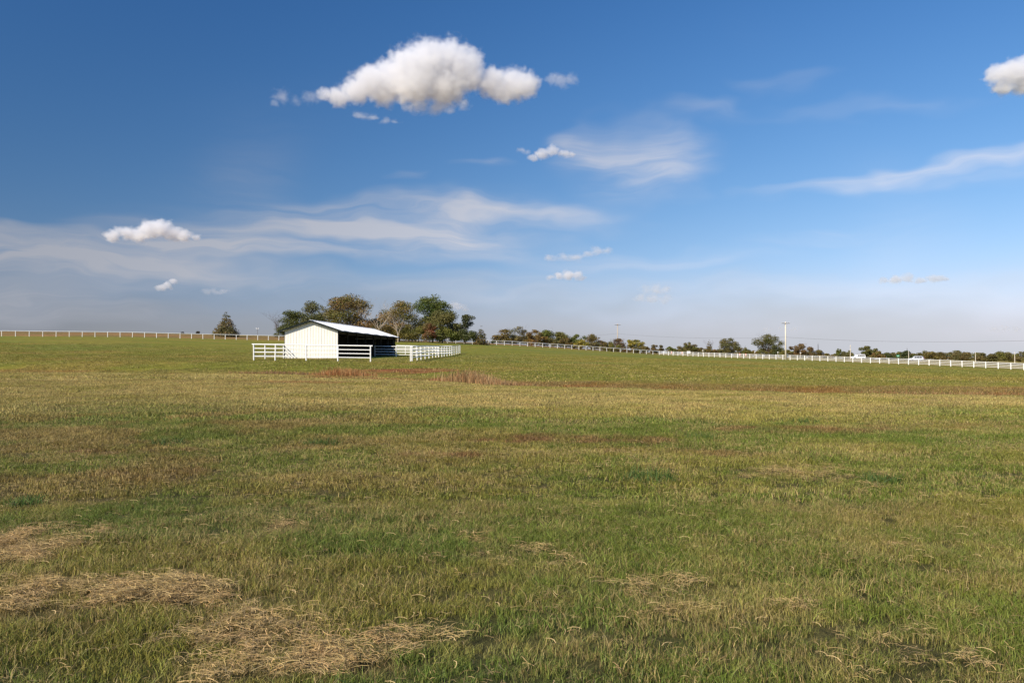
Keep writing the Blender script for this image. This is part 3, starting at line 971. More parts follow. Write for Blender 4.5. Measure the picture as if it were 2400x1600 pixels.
# ------------------------------------------------------------------ shelter
def build_shelter():
    ang = math.atan((1384 - 1200) / F)           # ridge runs this far right of the view axis
    ox, oy = px(792, 94), 94.0                   # front right wall corner
    W, LEN, EH, RH = 6.36, 27.6, 3.26, 4.31
    zb = min(gz(ox, oy), 1.75)
    root = empty('horse_shelter', (ox, oy, zb), -ang, 'open-sided white metal horse shelter with white roof and dark trim', 'shelter')
    hw = W / 2
    xs = np.linspace(-W, 0, 20)

    def top(x):
        return EH + (RH - EH) * (1 - abs(x + hw) / hw)
    for yy, t in ((0.0, .035), (LEN, -.035)):
        for i in range(len(xs) - 1):
            a, b = xs[i] + .006, xs[i + 1] - .006
            m = MB()
            tops = [(a, top(a)), (b, top(b))]
            if a < -hw < b:
                tops = [(a, top(a)), (-hw, RH), (b, top(b))]
            ring = [(a, yy, .02), (b, yy, .02)] + [(x_, yy, z_ - .02) for x_, z_ in reversed(tops)]
            m.prism(ring, None, (0, t, 0))
            # the standing rib along the sheet's edge
            r0 = xs[i] + .012
            m.box(r0, r0 + .045, yy - (.028 if t > 0 else -.028) if t > 0 else yy, yy + .001 if t > 0 else yy + .028, .02, top(r0) - .06)
            m.build('wall_panel', M['siding'], root)
    # closed left long wall
    n = 30
    for i in range(n):
        y0, y1 = .05 + (LEN - .1) * i / n, .05 + (LEN - .1) * (i + 1) / n - .012
        m = MB().box(-W, -W + .035, y0, y1, .02, EH - .03).box(-W - .028, -W, y0, y0 + .05, .02, EH - .06)
        m.build('wall_panel', M['siding'], root)
    # posts inside, and lining boards whose dark colour carries the interior shade
    for i in range(23):
        y0 = .25 + (LEN - .5) * i / 23
        MB().box(-W + .10, -W + .14, y0, y0 + (LEN - .5) / 23 - .02, .05, EH - .15).build('lining_board', M['liner'], root)
    for i in range(13):
        x0 = -W + .2 + (W - .45) * i / 13
        MB().box(x0, x0 + (W - .45) / 13 - .02, LEN - .13, LEN - .09, .05, 2.9).build('lining_board', M['liner'], root)
        MB().box(x0, x0 + (W - .45) / 13 - .02, .07, .10, .05, 2.9).build('lining_board', M['liner'], root)
    for i in range(8):
        y = .12 + (LEN - .3) * i / 7
        MB().box(-W + .15, -W + .30, y - .07, y + .07, 0, EH - .05).build('wall_post', M['wood_dark'], root)
        MB().box(-.16, -.02, y - .07 + (.02 if i == 0 else 0), y + .07, -.1, EH - .10).build('front_post', M['wood_dark'], root)
    MB().box(-.18, -.165, .2, LEN - .2, EH - .42, EH - .12).build('header_beam', M['wood_dark'], root)
    MB().box(-.02, .03, -.04, .07, 0, EH - .06).build('corner_trim', M['trim'], root)
    MB().box(-W - .045, -W - .03, -.04, .05, 0, EH - .06).build('corner_trim', M['trim'], root)
    MB().box(-.02, .03, LEN - .07, LEN + .04, 0, EH - .06).build('corner_trim', M['trim'], root)
    for i in range(9):
        y = .15 + (LEN - .3) * i / 8
        MB().prism([(-W + .05, y - .03, EH - .20), (-.05, y - .03, EH - .20), (-hw, y - .03, RH - .16)], None, (0, .06, 0)).build('truss', M['wood_dark'], root)
    # roof: two slopes of ribbed sheets with an overhang
    s = (RH - EH) / hw
    OH, OF = .55, .45
    ye0, ye1 = -OF, LEN + OF
    for side in (-1, 1):
        nsh = 30
        for i in range(nsh):
            y0 = ye0 + (ye1 - ye0) * i / nsh
            y1 = ye0 + (ye1 - ye0) * (i + 1) / nsh - .006
            sag = .02 * math.sin(i * 1.3)
            xr, zr = -hw, RH + .13
            xe = (0 + OH) if side > 0 else (-W - OH)
            ze = zr - s * (hw + OH) + (sag if side > 0 else 0)
            m = MB()
            m.prism([(xr, y0, zr), (xe, y0, ze), (xe, y0, ze - .025), (xr, y0, zr - .025)], None, (0, y1 - y0, 0))
            m.prism([(xr, y0, zr + .022), (xe, y0, ze + .022), (xe, y0, ze + .001), (xr, y0, zr + .001)], None, (0, .05, 0))
            m.build('roof_sheet', M['roof'], root)
        for yy in (ye0 - .022, ye1 + .002):
            xe = (OH) if side > 0 else (-W - OH)
            z0 = RH + .13
            ze = z0 - s * (hw + OH)
            MB().prism([(-hw, yy, z0 + .02), (xe, yy, ze + .02), (xe, yy, ze - .17), (-hw, yy, z0 - .17)], None, (0, .02, 0)).build('rake_trim', M['trim'], root)
        xe = (OH + .003) if side > 0 else (-W - OH - .023)
        MB().box(xe, xe + .02, ye0 + .002, ye1 - .002, ze_eave(RH, s, hw, OH) - .15, ze_eave(RH, s, hw, OH) - .028).build('eave_trim', M['trim'], root)
    MB().prism([(-hw - .16, ye0, RH + .13 - s * .16 + .026), (-hw, ye0, RH + .13 + .03), (-hw + .16, ye0, RH + .13 - s * .16 + .026), (-hw, ye0, RH + .13 + .055)], None, (0, ye1 - ye0, 0)).build('ridge_cap', M['roof'], root)
    MB().box(-W + .15, -.2, .12, LEN - .15, -.15, .03).build('dirt_floor', M['soil'], root)


def ze_eave(RH, s, hw, OH):
    return RH + .13 - s * (hw + OH)


build_shelter()


# ------------------------------------------------------------------ trees
def leaves(cent, rad, n, size, cols, r, flat=.75):
    """leaf faces spread through clumps; cols = (base, alt) albedos"""
    k = len(cent)
    w = np.array([a ** 2 for a in rad]); w = w / w.sum()
    idx = r.choice(k, n, p=w)
    d = r.normal(size=(n, 3)); d /= np.linalg.norm(d, axis=1)[:, None]
    q = r.random(n) ** .45
    c = np.array(cent)[idx]; rr = np.array(rad)[idx]
    off = d * (q * rr)[:, None]; off[:, 2] *= flat
    p = c + off
    nrm = d * .8 + r.normal(size=(n, 3)) * .7
    nrm /= np.linalg.norm(nrm, axis=1)[:, None]
    t = np.cross(nrm, r.normal(size=(n, 3))); t /= np.linalg.norm(t, axis=1)[:, None] + 1e-9
    b = np.cross(nrm, t)
    s = size * r.uniform(.55, 1.35, n)[:, None]
    V = np.stack([p - t * s * .5, p + b * s * .34, p + t * s * .5, p - b * s * .34], 1).reshape(-1, 3)
    Fq = np.arange(4 * n).reshape(n, 4)
    mixk = np.clip(r.random(k) * 1.2 - .1, 0, 1)[idx]
    mixk = np.clip(mixk + r.normal(0, .18, n), 0, 1)
    col = np.array(cols[0]) * (1 - mixk[:, None]) + np.array(cols[1]) * mixk[:, None]
    col = col * r.uniform(.7, 1.3, (n, 1)) * np.array([1.52, 1.38, 0.98])
    return V, Fq, np.repeat(np.clip(col, .005, .6), 4, 0)


def branch(m, p, d, length, rad, depth, r, up=.15, tips=None):
    pts = [Vector(p)]
    dirn = Vector(d).normalized()
    n = 4
    rads = [rad]
    for i in range(n):
        dirn = (dirn + Vector((r.normal(0, .18), r.normal(0, .18), r.normal(0, .12) + up * .3))).normalized()
        pts.append(pts[-1] + dirn * length / n)
        rads.append(rad * (1 - .8 * (i + 1) / n) + .004)
    m.tube(pts, rads, 5 if depth > 1 else 4, cap=False)
    if tips is not None:
        tips.append(pts[-1])
    if depth > 0:
        for _ in range(3 if depth > 1 else 4):
            k = int(r.integers(1, n + 1))
            a = r.uniform(0, 6.283)
            side = Vector((math.cos(a), math.sin(a), r.uniform(0, .5)))
            branch(m, pts[k], (dirn * .7 + side).normalized(), length * r.uniform(.45, .7), rads[k] * .7, depth - 1, r, up, tips)


def tree(name, label, x0, x1, ytop, D, cols, seed, n=2500, size=.34, form='round', bottom=.18, clumps=16, clump=(.16, .30), bare=0.0, trunk=True, group=None, cat='tree', bark='bark', depth=None):
    r = np.random.default_rng(seed)
    n = int(n * 2.3); clump = (clump[0] * 1.3, clump[1] * 1.35); size *= 1.05
    xc = (x0 + x1) / 2
    g = on_ground(xc, D)
    W = (x1 - x0) * D / F
    H = max(pz(ytop, D) - g.z, .6)
    dep = depth or min(W, H * 1.1)
    root = empty(name, g, 0, label, cat, group)
    cent, rad = [], []
    if form in ('round', 'bush', 'open', 'tall'):
        zc = H * (bottom + 1) / 2; rz = H * (1 - bottom) / 2
        for i in range(clumps):
            cr = r.uniform(*clump) * min(W, H) * .85
            a = r.uniform(0, 6.283); q = math.sqrt(r.uniform(.02, 1)); e = r.uniform(-.9, 1)
            # follow a lumpy dome
            prof = math.sqrt(max(0., 1 - abs(e) ** 2.2))
            if form == 'bush': prof = max(prof, .75 if e < 0 else 0)
            x = math.cos(a) * q * (W / 2 - cr * .75) * prof; y = math.sin(a) * q * (dep / 2 - cr * .75) * prof
            z = zc + e * (rz - cr * .62)
            cent.append((x, y, max(z, cr * .4))); rad.append(cr)
        cent.append((r.uniform(-.1, .1) * W, 0, H - clump[0] * min(W, H) * .8)); rad.append(clump[0] * min(W, H))
        for sgn in (-1, 1):
            cr = clump[0] * min(W, H) * .9
            cent.append((sgn * (W / 2 - cr), 0, H * r.uniform(.35, .6) if form != 'bush' else H * .3)); rad.append(cr)
    elif form == 'cone':
        L = 8
        for j in range(L):
            t = j / (L - 1)
            z = H * (bottom + (1 - bottom) * t * .97)
            R_ = (W / 2) * (1 - t) ** .85 + .05 * W
            m_ = max(1, int(7 * (1 - t)) + 1)
            for i in range(m_):
                a = 6.283 * i / m_ + r.uniform(-.4, .4)
                cr = R_ * r.uniform(.34, .50) + .055 * W
                q = max(0, R_ - cr * .7) * r.uniform(.75, 1.15)
                cent.append((math.cos(a) * q, math.sin(a) * q, z - q * .12 + r.normal(0, .02) * H)); rad.append(cr)
    if trunk:
        m = MB()
        tr = max(.05, H * .017)
        if form == 'cone':
            m.tube([(0, 0, -.2), (0, 0, H * .5), (0, 0, H * .93)], [tr, tr * .6, .02], 6)
        else:
            zt = H * (.30 if form != 'bush' else .15)
            m.tube([(0, 0, -.2), (.02 * W, 0, zt * .5), (r.normal(0, .02) * W, 0, zt)], [tr * 1.5, tr * 1.1, tr], 7, cap=False)
            for c_ in cent:
                cz = Vector(c_)
                st = Vector((0, 0, zt * r.uniform(.7, 1.0)))
                mid = st.lerp(cz, .5) + Vector((r.normal(0, .04) * W, r.normal(0, .04) * W, -.03 * H))
                m.tube([st, mid, cz], [tr * .6, tr * .35, tr * .1], 5, cap=False)
        link('trunk', m.mesh('trunk', M[bark]), root)
    if bare > 0:
        m = MB()
        nb = int(10 * bare) + 3
        for i in range(nb):
            a = r.uniform(0, 6.283)
            st = Vector((math.cos(a) * W * .15, math.sin(a) * W * .15, H * r.uniform(.35, .6)))
            branch(m, st, (math.cos(a) * .7, math.sin(a) * .7, 1.0), H * r.uniform(.30, .45), .045, 2, r)
        link('bare_twigs', m.mesh('bare_twigs', M['bark']), root)
    V, Fq, C = leaves(cent, rad, n, size, cols, r)
    # let the foliage fill the breadth and height the tree is meant to have
    lo, hi = np.percentile(V[:, 0], (1.2, 98.8))
    V[:, 0] = (V[:, 0] - (lo + hi) / 2) * W / max(hi - lo, .1)
    if form != 'cone':
        V[:, 2] *= H / max(np.percentile(V[:, 2], 99.5), .1)
    V[:, 2] = np.maximum(V[:, 2], -.05)
    me = mesh_np('crown', V, Fq)
    set_color(me, C)
    link('crown', me, root, M['leaf'])
    return root


def bare_tree(name, label, x, ytop, D, seed, bark='bark_pale', spread=.35, limbs=5, depth=3, lean=0):
    r = np.random.default_rng(seed)
    g = on_ground(x, D)
    H = pz(ytop, D) - g.z
    root = empty(name, g, 0, label, 'tree')
    m = MB()
    m.tube([(0, 0, -.2), (lean * .2, 0, H * .12), (lean * .5, 0, H * .25)], [.24, .19, .15], 7, cap=False)
    link('trunk', m.mesh('trunk', M[bark]), root)
    for i in range(limbs):
        a = 6.283 * i / limbs + r.uniform(-.4, .4)
        mm = MB()
        branch(mm, (lean * .5, 0, H * r.uniform(.18, .26)), (math.cos(a) * spread + lean * .1, math.sin(a) * spread, 1), H * r.uniform(.5, .72), .11, depth, r, .25)
        link('limb', mm.mesh('limb', M[bark]), root)
    return root


DK = ((.040, .055, .022), (.065, .075, .028))
OLV = ((.095, .105, .034), (.135, .120, .040))
OLB = ((.085, .095, .032), (.150, .095, .045))
GRN = ((.075, .100, .030), (.110, .125, .036))
GRY = ((.085, .090, .045), (.120, .105, .055))
BRN = ((.125, .092, .040), (.105, .098, .038))
ORG = ((.170, .105, .042), (.115, .100, .038))
YEL = ((.235, .205, .050), (.150, .150, .042))
RUS = ((.150, .060, .040), (.090, .075, .035))

# grove behind the shelter
G = 'grove behind the shelter'
tree('deciduous_tree', 'lone feathery conical tree standing left of the shelter beyond the fence', 506, 555, 731, 262, ((.075, .080, .040), (.125, .095, .055)), 1, 2600, .34, 'cone', .10)
tree('bush', 'low olive bush at the foot of the lone tree', 497, 523, 775, 268, OLV, 2, 500, .3, 'bush', 0, 8, (.2, .35), cat='bush')
tree('bush', 'low dark red-brown bush just right of the lone tree trunk', 530, 549, 779.5, 268, RUS, 3, 300, .25, 'bush', 0, 6, (.2, .35), cat='bush')
bare_tree('bare_tree', 'leafless grey twiggy tree at the left end of the grove', 652, 741, 262, 4, 'bark', .42, 5, 3)
tree('deciduous_tree', 'dark green dense tree at the left of the grove behind the shelter eave', 652, 714, 729, 258, DK, 5, 2600, .34, 'bush', .0, 26, (.13, .22), group=G)
tree('deciduous_tree', 'grey-green rounded tree left of the shelter roof peak', 700, 770, 707, 270, ((.060, .072, .032), (.095, .092, .042)), 6, 3200, .34, 'bush', .0, 26, (.13, .22), bare=.3, group=G)
tree('deciduous_tree', 'broad olive and brown tree, widest of the grove, above the shelter ridge', 760, 884, 694, 268, OLB, 7, 6500, .36, 'bush', .0, 40, (.10, .2), bare=1.0, group=G)
bare_tree('bare_tree', 'pale leafless dead tree between the broad olive tree and the round one', 888, 712, 252, 8, 'bark_pale', .42, 5, 3)
tree('deciduous_tree', 'round olive tree with russet right side and pale trunks in front', 890, 980, 708, 262, ((.085, .098, .032), (.165, .105, .045)), 9, 4800, .35, 'bush', .0, 32, (.11, .2), bare=.4, group=G)
bare_tree('bare_tree', 'pale forked dead trunks in front of the round olive tree', 933, 728, 252, 10, 'bark_pale', .28, 4, 2)
tree('deciduous_tree', 'tallest deep green tree of the grove with a flat-topped crown', 972, 1056, 695, 268, ((.050, .080, .022), (.080, .100, .028)), 11, 4800, .36, 'round', .34, 26, (.12, .21), group=G)
tree('deciduous_tree', 'grey-olive tree in front of the tallest green tree', 994, 1078, 728, 258, ((.075, .085, .036), (.110, .105, .045)), 12, 4200, .34, 'bush', .0, 30, (.11, .2), group=G)
tree('deciduous_tree', 'small olive tree in the gap between the two round crowns', 950, 1010, 748, 262, OLV, 13, 1500, .32, 'bush', .0, 16, group=G)
tree('bush', 'russet bush at the foot of the grey-olive tree', 990, 1022, 757, 254, RUS, 14, 1100, .3, 'bush', 0, 10, (.18, .3), cat='bush')
tree('deciduous_tree', 'dark open-crowned tree leaning right at the right end of the grove', 1062, 1116, 737, 258, ((.032, .042, .022), (.055, .062, .030)), 15, 1200, .32, 'open', .46, 11, (.11, .17), group=G)
tree('bush', 'dark low thicket under the open-crowned tree', 1058, 1118, 772, 256, DK, 16, 1700, .32, 'bush', 0, 14, (.18, .3), cat='bush')
tree('cedar_tree', 'small ragged cedar at the right end of the grove', 1110, 1145, 766, 256, ((.045, .052, .024), (.115, .085, .035)), 17, 1500, .3, 'cone', .02)
for i, (x0, x1, yt, c) in enumerate([(655, 705, 770, DK), (880, 935, 772, BRN), (930, 985, 770, OLV), (1018, 1066, 776, ((.085, .11, .03), (.12, .13, .035)))]):
    tree('bush', ['dark undergrowth at the left foot of the grove', 'brown undergrowth below the dead trees', 'olive undergrowth below the round tree', 'bright green undergrowth below the grey-olive tree'][i],
         x0 - 10, x1 + 10, yt - 10, 256, c, 30 + i, 2000, .3, 'bush', 0, 12, (.18, .3), cat='bush')

for i, (x0, x1, yt, c, lb) in enumerate([(690, 752, 742, DK, 'dark filler tree between the two leftmost grove crowns'), (852, 912, 746, OLB, 'brown-olive filler tree behind the dead tree'),
                                  (742, 792, 726, OLV, 'olive filler tree joining the grey-green and the broad crown'), (1040, 1092, 758, ((.05, .062, .028), (.08, .08, .035)), 'dark olive filler tree left of the open-crowned tree')]):
    tree('deciduous_tree', lb, x0, x1, yt, 275, c, 640 + i, 1800, .34, 'bush', 0, 20, (.13, .22), group=G)

# trees and bushes beyond the crest fence, right of the grove
H1 = 'bushes beyond the crest fence'
tree('bush', 'tiny dark bush alone between the cedar and the hedgerow', 1149, 1161, 791, 300, DK, 40, 160, .25, 'bush', 0, 5, (.2, .35), cat='bush')
for i, (x0, x1, yt, D, c, f, b, lb) in enumerate([
        (1161, 1205, 773, 312, BRN, 'bush', .3, 'brownish thinning tree, first of the row right of the grove'),
        (1196, 1244, 767, 315, GRY, 'round', .5, 'tallest grey-green tree in the row along the crest fence'),
        (1238, 1276, 774, 312, ORG, 'bush', .1, 'orange-brown tree in the row along the crest fence'),
        (1266, 1299, 775, 315, GRN, 'bush', .2, 'green tree right of the orange-brown one in the row'),
        (1296, 1331, 779, 318, OLV, 'round', .1, 'olive tree with a pointed top in the row along the crest fence'),
        (1328, 1373, 785, 320, GRN, 'bush', .3, 'low spreading green tree in the middle of the row'),
        (1350, 1374, 798, 312, YEL, 'bush', 0, 'small yellow bush in front of the low spreading green tree'),
        (1373, 1400, 784, 324, BRN, 'round', .4, 'brownish upright tree left of the first utility pole'),
        (1397, 1420, 799, 324, ((.13, .085, .065), (.10, .085, .05)), 'bush', .8, 'thin purple-brown bush left of the first utility pole'),
        (1423, 1440, 796, 322, ((.06, .10, .028), (.085, .12, .03)), 'cone', 0, 'small bright green conical tree left of the first utility pole'),
        (1436, 1463, 794, 326, ((.14, .095, .075), (.11, .085, .06)), 'bush', 1.0, 'twiggy purple-brown bush at the foot of the first utility pole'),
        (1461, 1506, 797, 328, YEL, 'bush', 0, 'yellow-leaved bush right of the first utility pole'),
        (1514, 1560, 809, 345, ((.075, .07, .035), (.11, .08, .042)), 'bush', .4, 'low dark brown bush where the two fences meet')]):
    tree('bush' if f == 'bush' else 'deciduous_tree', lb, x0 - 5, x1 + 5, yt - 1, D, c, 50 + i, 1500 if x1 - x0 > 30 else 800, .36, 'bush' if f == 'round' else f, .0, 24, (.11, .21), bare=b, group=H1, cat='bush' if f == 'bush' else 'tree')

# brush filling the foot of that row
for i in range(15):
    x0 = 1158 + i * 24 + 6 * math.sin(i * 2.1)
    yt = float(np.interp(x0, [1150, 1250, 1350, 1450, 1550], [789, 788, 799, 810, 820])) + 3 * math.sin(i * 1.7)
    tree('brush', 'low mixed brush filling the foot of the tree row along the crest fence', x0, x0 + 40, yt, 318 + 6 * math.sin(i), [OLB, GRY, BRN, OLV][i % 4], 600 + i, 700, .34, 'bush', 0, 14, (.16, .28), bare=.3 if i % 3 == 0 else 0,
         group='brush at the foot of the tree row', cat='bush', trunk=False)

# trees standing above the roadside hedge
H2 = 'trees above the roadside hedge'
for i, (x0, x1, yt, D, c, f, b, lb) in enumerate([
        (1560, 1583, 812, 430, GRN, 'bush', 0, 'small green bush above the start of the four-rail fence'),
        (1590, 1634, 803, 440, ((.115, .095, .05), (.085, .10, .032)), 'round', .5, 'rounded tree with a bare left side above the roadside hedge'),
        (1653, 1671, 797, 450, BRN, 'cone', .6, 'thin spiky half-bare tree above the roadside hedge'),
        (1686, 1731, 793, 440, ((.085, .092, .045), (.11, .10, .045)), 'round', .3, 'broad pyramidal grey-green tree left of the tall pale pole'),
        (1738, 1757, 811, 450, OLV, 'cone', 0, 'small conical tree between the pyramidal tree and the oak'),
        (1766, 1834, 784, 410, ((.065, .08, .03), (.105, .10, .05)), 'open', .3, 'open-crowned oak just left of the tall pale pole'),
        (1851, 1907, 806, 420, ((.085, .075, .05), (.135, .09, .048)), 'round', .6, 'brown rounded tree just right of the tall pale pole'),
        (1959, 1972, 817, 470, GRN, 'tall', 0, 'slender green tree right of the lattice mast'),
        (1984, 1999, 821, 470, ((.09, .105, .05), (.12, .11, .055)), 'open', 0, 'thin airy tree behind the short pale pole'),
        (2012, 2056, 811, 430, ((.062, .078, .03), (.095, .095, .038)), 'round', 0, 'dense dark green tree above the white vehicle'),
        (2225, 2260, 821, 440, ((.09, .10, .05), (.115, .105, .05)), 'round', .4, 'pale grey-green rounded tree in the hedge toward the right edge')]):
    tree('deciduous_tree', lb, x0, x1, yt, D, c, 80 + i, 2400 if x1 - x0 > 40 else 900, .42, 'bush' if f == 'round' else f, .02, 26, (.11, .2), bare=b, group=H2)

# the roadside hedge itself
hx = 1566
k = 0
rh = random.Random(5)
while hx < 2440:
    w = rh.uniform(26, 46)
    D = rh.uniform(455, 500) if hx < 1960 else rh.uniform(400, 450)
    base = np.interp(hx, [1560, 1750, 1900, 2010, 2150, 2400], [815, 817, 823, 826, 824, 827])
    yt = base + rh.uniform(-3, 5)
    c = rh.choice([BRN, OLB, OLV, GRY, ((.11, .085, .042), (.085, .085, .04)), DK, ((.075, .078, .035), (.105, .09, .042))])
    tree('hedge_bush', 'brown-green bush in the unbroken hedgerow along the road behind the white four-rail fence', hx, hx + w, yt, D, c, 120 + k, 1000, .5, 'bush', -.1, 12, (.2, .34), bare=.2 if k % 3 == 0 else 0,
         group='roadside hedge bushes', cat='bush', trunk=False)
    hx += w * .52
    k += 1
# small dark shrubs seen over the crest fence at the left
for i, (x0, x1, yt, lb) in enumerate([(423, 432, 777.5, 'small black-looking shrub over the crest fence, far left one'), (459, 468, 776, 'small black-looking shrub with a spike over the crest fence')]):
    tree('shrub', lb, x0, x1, yt, 300, ((.02, .02, .016), (.035, .03, .02)), 170 + i, 220, .22, 'bush', 0, 5, (.25, .4), cat='shrub', trunk=False)


# ------------------------------------------------------------------ poles, wire, masts, signs
def utility_pole(name, label, x, D, ytop, rad, mat, arm=True):
    g = on_ground(x, D)
    H = pz(ytop, D) - g.z
    root = empty(name, g, 0, label, 'utility pole')
    MB().tube([(0, 0, -.5), (0, 0, H * .5), (0, 0, H)], [rad, rad * .86, rad * .7], 10).build('shaft', mat, root, True)
    if arm:
        MB().box(-1.25, 1.25, -.32, -.2, H - .52, H - .38).build('crossarm', M['wood_dark'], root)
        for s_ in (-1, 1):
            MB().tube([(0, -.2, H - 1.15), (s_ * .62, -.24, H - .5)], .03, 5).build('brace', M['steel'], root)
        for xx in (-1.12, -.5, .5, 1.12):
            MB().tube([(xx, -.26, H - .379), (xx, -.26, H - .30), (xx, -.26, H - .16)], [.03, .07, .05], 7).build('insulator', M['sign_white'], root)
    return root, H


P1 = on_ground(1447.5, 335); P2 = on_ground(1841.5, 247)
utility_pole('utility_pole', 'weathered utility pole with a crossarm rising from the bushes right of centre', 1447.5, 335, 758.5, .24, M['pole_wood'])
utility_pole('utility_pole', 'tall pale utility pole with a crossarm by the white four-rail fence', 1841.5, 247, 754, .24, M['pole_pale'])
w1 = Vector((P1.x, P1.y, pz(781.5, 335))); w2 = Vector((P2.x, P2.y, pz(790, 247)))
dd = Vector((39.5, -88, 0))
w0 = w1 - dd + Vector((0, 0, 2.0)); w3 = w2 + dd + Vector((0, 0, -2.3))
pts = []
for a, b, sg in ((w0, w1, 1.0), (w1, w2, .95), (w2, w3, 1.2)):
    for i in range(20):
        t = i / 20
        p = a.lerp(b, t); p.z -= sg * 4 * t * (1 - t)
        pts.append(p)
pts.append(w3)
o = MB().tube(pts, .02, 4, cap=False).build('overhead_wire', M['cable'])
tag(o, 'thin dark overhead wire sagging between the utility poles', 'wire')

for x, D, yt, r_, lb in ((1993, 330, 808, .15, 'short pale pole at the front of the white vehicle'), (2129.5, 340, 822, .13, 'short pale pole right of the green sign'),
                         (2286, 300, 825, .12, 'short pale pole in front of the hedge toward the right'), (2378, 300, 825, .12, 'short pale pole nearest the right edge')):
    g = on_ground(x, D)
    H = pz(yt, D) - g.z
    rt = empty('roadside_pole', g, 0, lb, 'pole')
    MB().tube([(0, 0, -.4), (0, 0, H * .97), (0, 0, H)], [r_, r_ * .85, r_ * .4], 8).build('shaft', M['pole_pale'], rt)
    MB().tube([(0, 0, H * .8), (0, 0, H * .83)], [r_ * 1.05, r_ * 1.05], 8).build('band', M['steel'], rt)


def lattice_mast(label, x, D, ytop, w, hmax=40):
    g = on_ground(x, D)
    H = pz(ytop, D) - g.z
    rt = empty('lattice_mast', g, .3, label, 'mast')
    cs = [(math.cos(a) * w, math.sin(a) * w) for a in (0, 2.094, 4.189)]
    for c in cs:
        MB().tube([(c[0], c[1], 0), (c[0] * .3, c[1] * .3, H)], .09, 4).build('mast_leg', M['steel'], rt)
    n = 10
    m = MB()
    for i in range(n):
        z0, z1 = H * i / n, H * (i + 1) / n
        f0, f1 = 1 - .7 * i / n, 1 - .7 * (i + 1) / n
        for j in range(3):
            a, b = cs[j], cs[(j + 1) % 3]
            m.tube([(a[0] * f0, a[1] * f0, z0), (b[0] * f1, b[1] * f1, z1)], .05, 4)
    m.build('bracing', M['steel'], rt)
    MB().tube([(0, 0, H), (0, 0, H + 1.5)], .05, 4).build('antenna', M['steel'], rt)


lattice_mast('dark lattice mast above the low tan building', 1917.5, 650, 806, .75)
lattice_mast('far lattice mast just left of the short pole by the green sign', 2126, 800, 816, .7)

g = on_ground(603, 300)
rt = empty('weather_mast', g, 0, 'slim grey mast with a pale head on the crest left of the shelter', 'mast')
Hm = pz(769.5, 300) - g.z
MB().tube([(0, 0, -.3), (0, 0, Hm)], .10, 6).build('shaft', M['steel'], rt)
MB().box(-.5, .5, -.05, .05, Hm - .15, Hm - .02).tube([(-.42, 0, Hm - .02), (-.42, 0, Hm + .25)], .13, 6).tube([(.42, 0, Hm - .02), (.42, 0, Hm + .2)], .1, 6).build('head', M['sign_white'], rt)

g = on_ground(2104.5, 262)
rt = empty('road_sign', g, -.35, 'small green road sign on a thin post beyond the four-rail fence', 'sign')
zt = pz(831.5, 262) - g.z
MB().box(-.035, .035, -.02, .02, -.3, zt).build('sign_post', M['steel'], rt)
MB().box(-.42, .42, -.045, -.022, zt - .62, zt + .02).build('sign_board', M['green_sign'], rt)
MB().box(-.27, .27, -.049, -.0452, zt - .38, zt - .28).build('lettering', M['sign_white'], rt)


def drum(label, x, ytop, D, mat, w=.28):
    g = on_ground(x, D)
    rt = empty('traffic_drum', (g.x, g.y, g.z), 0, label, 'traffic drum', 'work-zone drums along the road')
    H = 1.05
    zs = [0, .06, .3, .55, .8, .98, 1.05]
    MB().tube([(0, 0, 0), (0, 0, .06)], [.38, .38], 10).build('base', M['rubber'], rt)
    MB().tube([(0, 0, .06), (0, 0, .5), (0, 0, 1.0), (0, 0, 1.05)], [w + .02, w, w - .04, .1], 10).build('body', mat, rt)
    for z in (.35, .7):
        MB().tube([(0, 0, z), (0, 0, z + .14)], [w + .012, w + .006], 10).build('reflective_band', M['sign_white'], rt)


# ------------------------------------------------------------------ road and vehicles
NR = Vector((.912, .410, 0)); TR = Vector((.410, -.912, 0))
C3 = Vector((CORNER[0], CORNER[1], 0))


def build_road():
    V = []
    for t in np.linspace(-220, 320, 90):
        for off in (58.0, 67.0):
            p = C3 + TR * float(t) + NR * off
            V.append((p.x, p.y, gz(p.x, p.y) + .03))
    V = np.array(V)
    i = np.arange(89) * 2
    me = mesh_np('road', V, np.stack([i, i + 1, i + 3, i + 2], 1))
    tag(link('road', me, None, M['asphalt']), 'worn grey two-lane road beyond the four-rail fence', None, None, 'structure')
    for off, nm in ((58.35, 'white edge line near the fence'), (66.5, 'white edge line on the far side')):
        V = []
        for t in np.linspace(-220, 320, 90):
            for o_ in (off, off + .14):
                p = C3 + TR * float(t) + NR * o_
                V.append((p.x, p.y, gz(p.x, p.y) + .036))
        me = mesh_np('road_marking', np.array(V), np.stack([i, i + 1, i + 3, i + 2], 1))
        tag(link('road_marking', me, None, M['sign_white']), nm, None, None, 'structure')


build_road()


def ray_to_offset(x, off):
    u = (x - 1200) / F
    # C3 + t*TR + off*NR with X = u*Y
    bx, by = C3.x + NR.x * off, C3.y + NR.y * off
    t = (u * by - bx) / (TR.x - u * TR.y)
    return bx + TR.x * t, by + TR.y * t


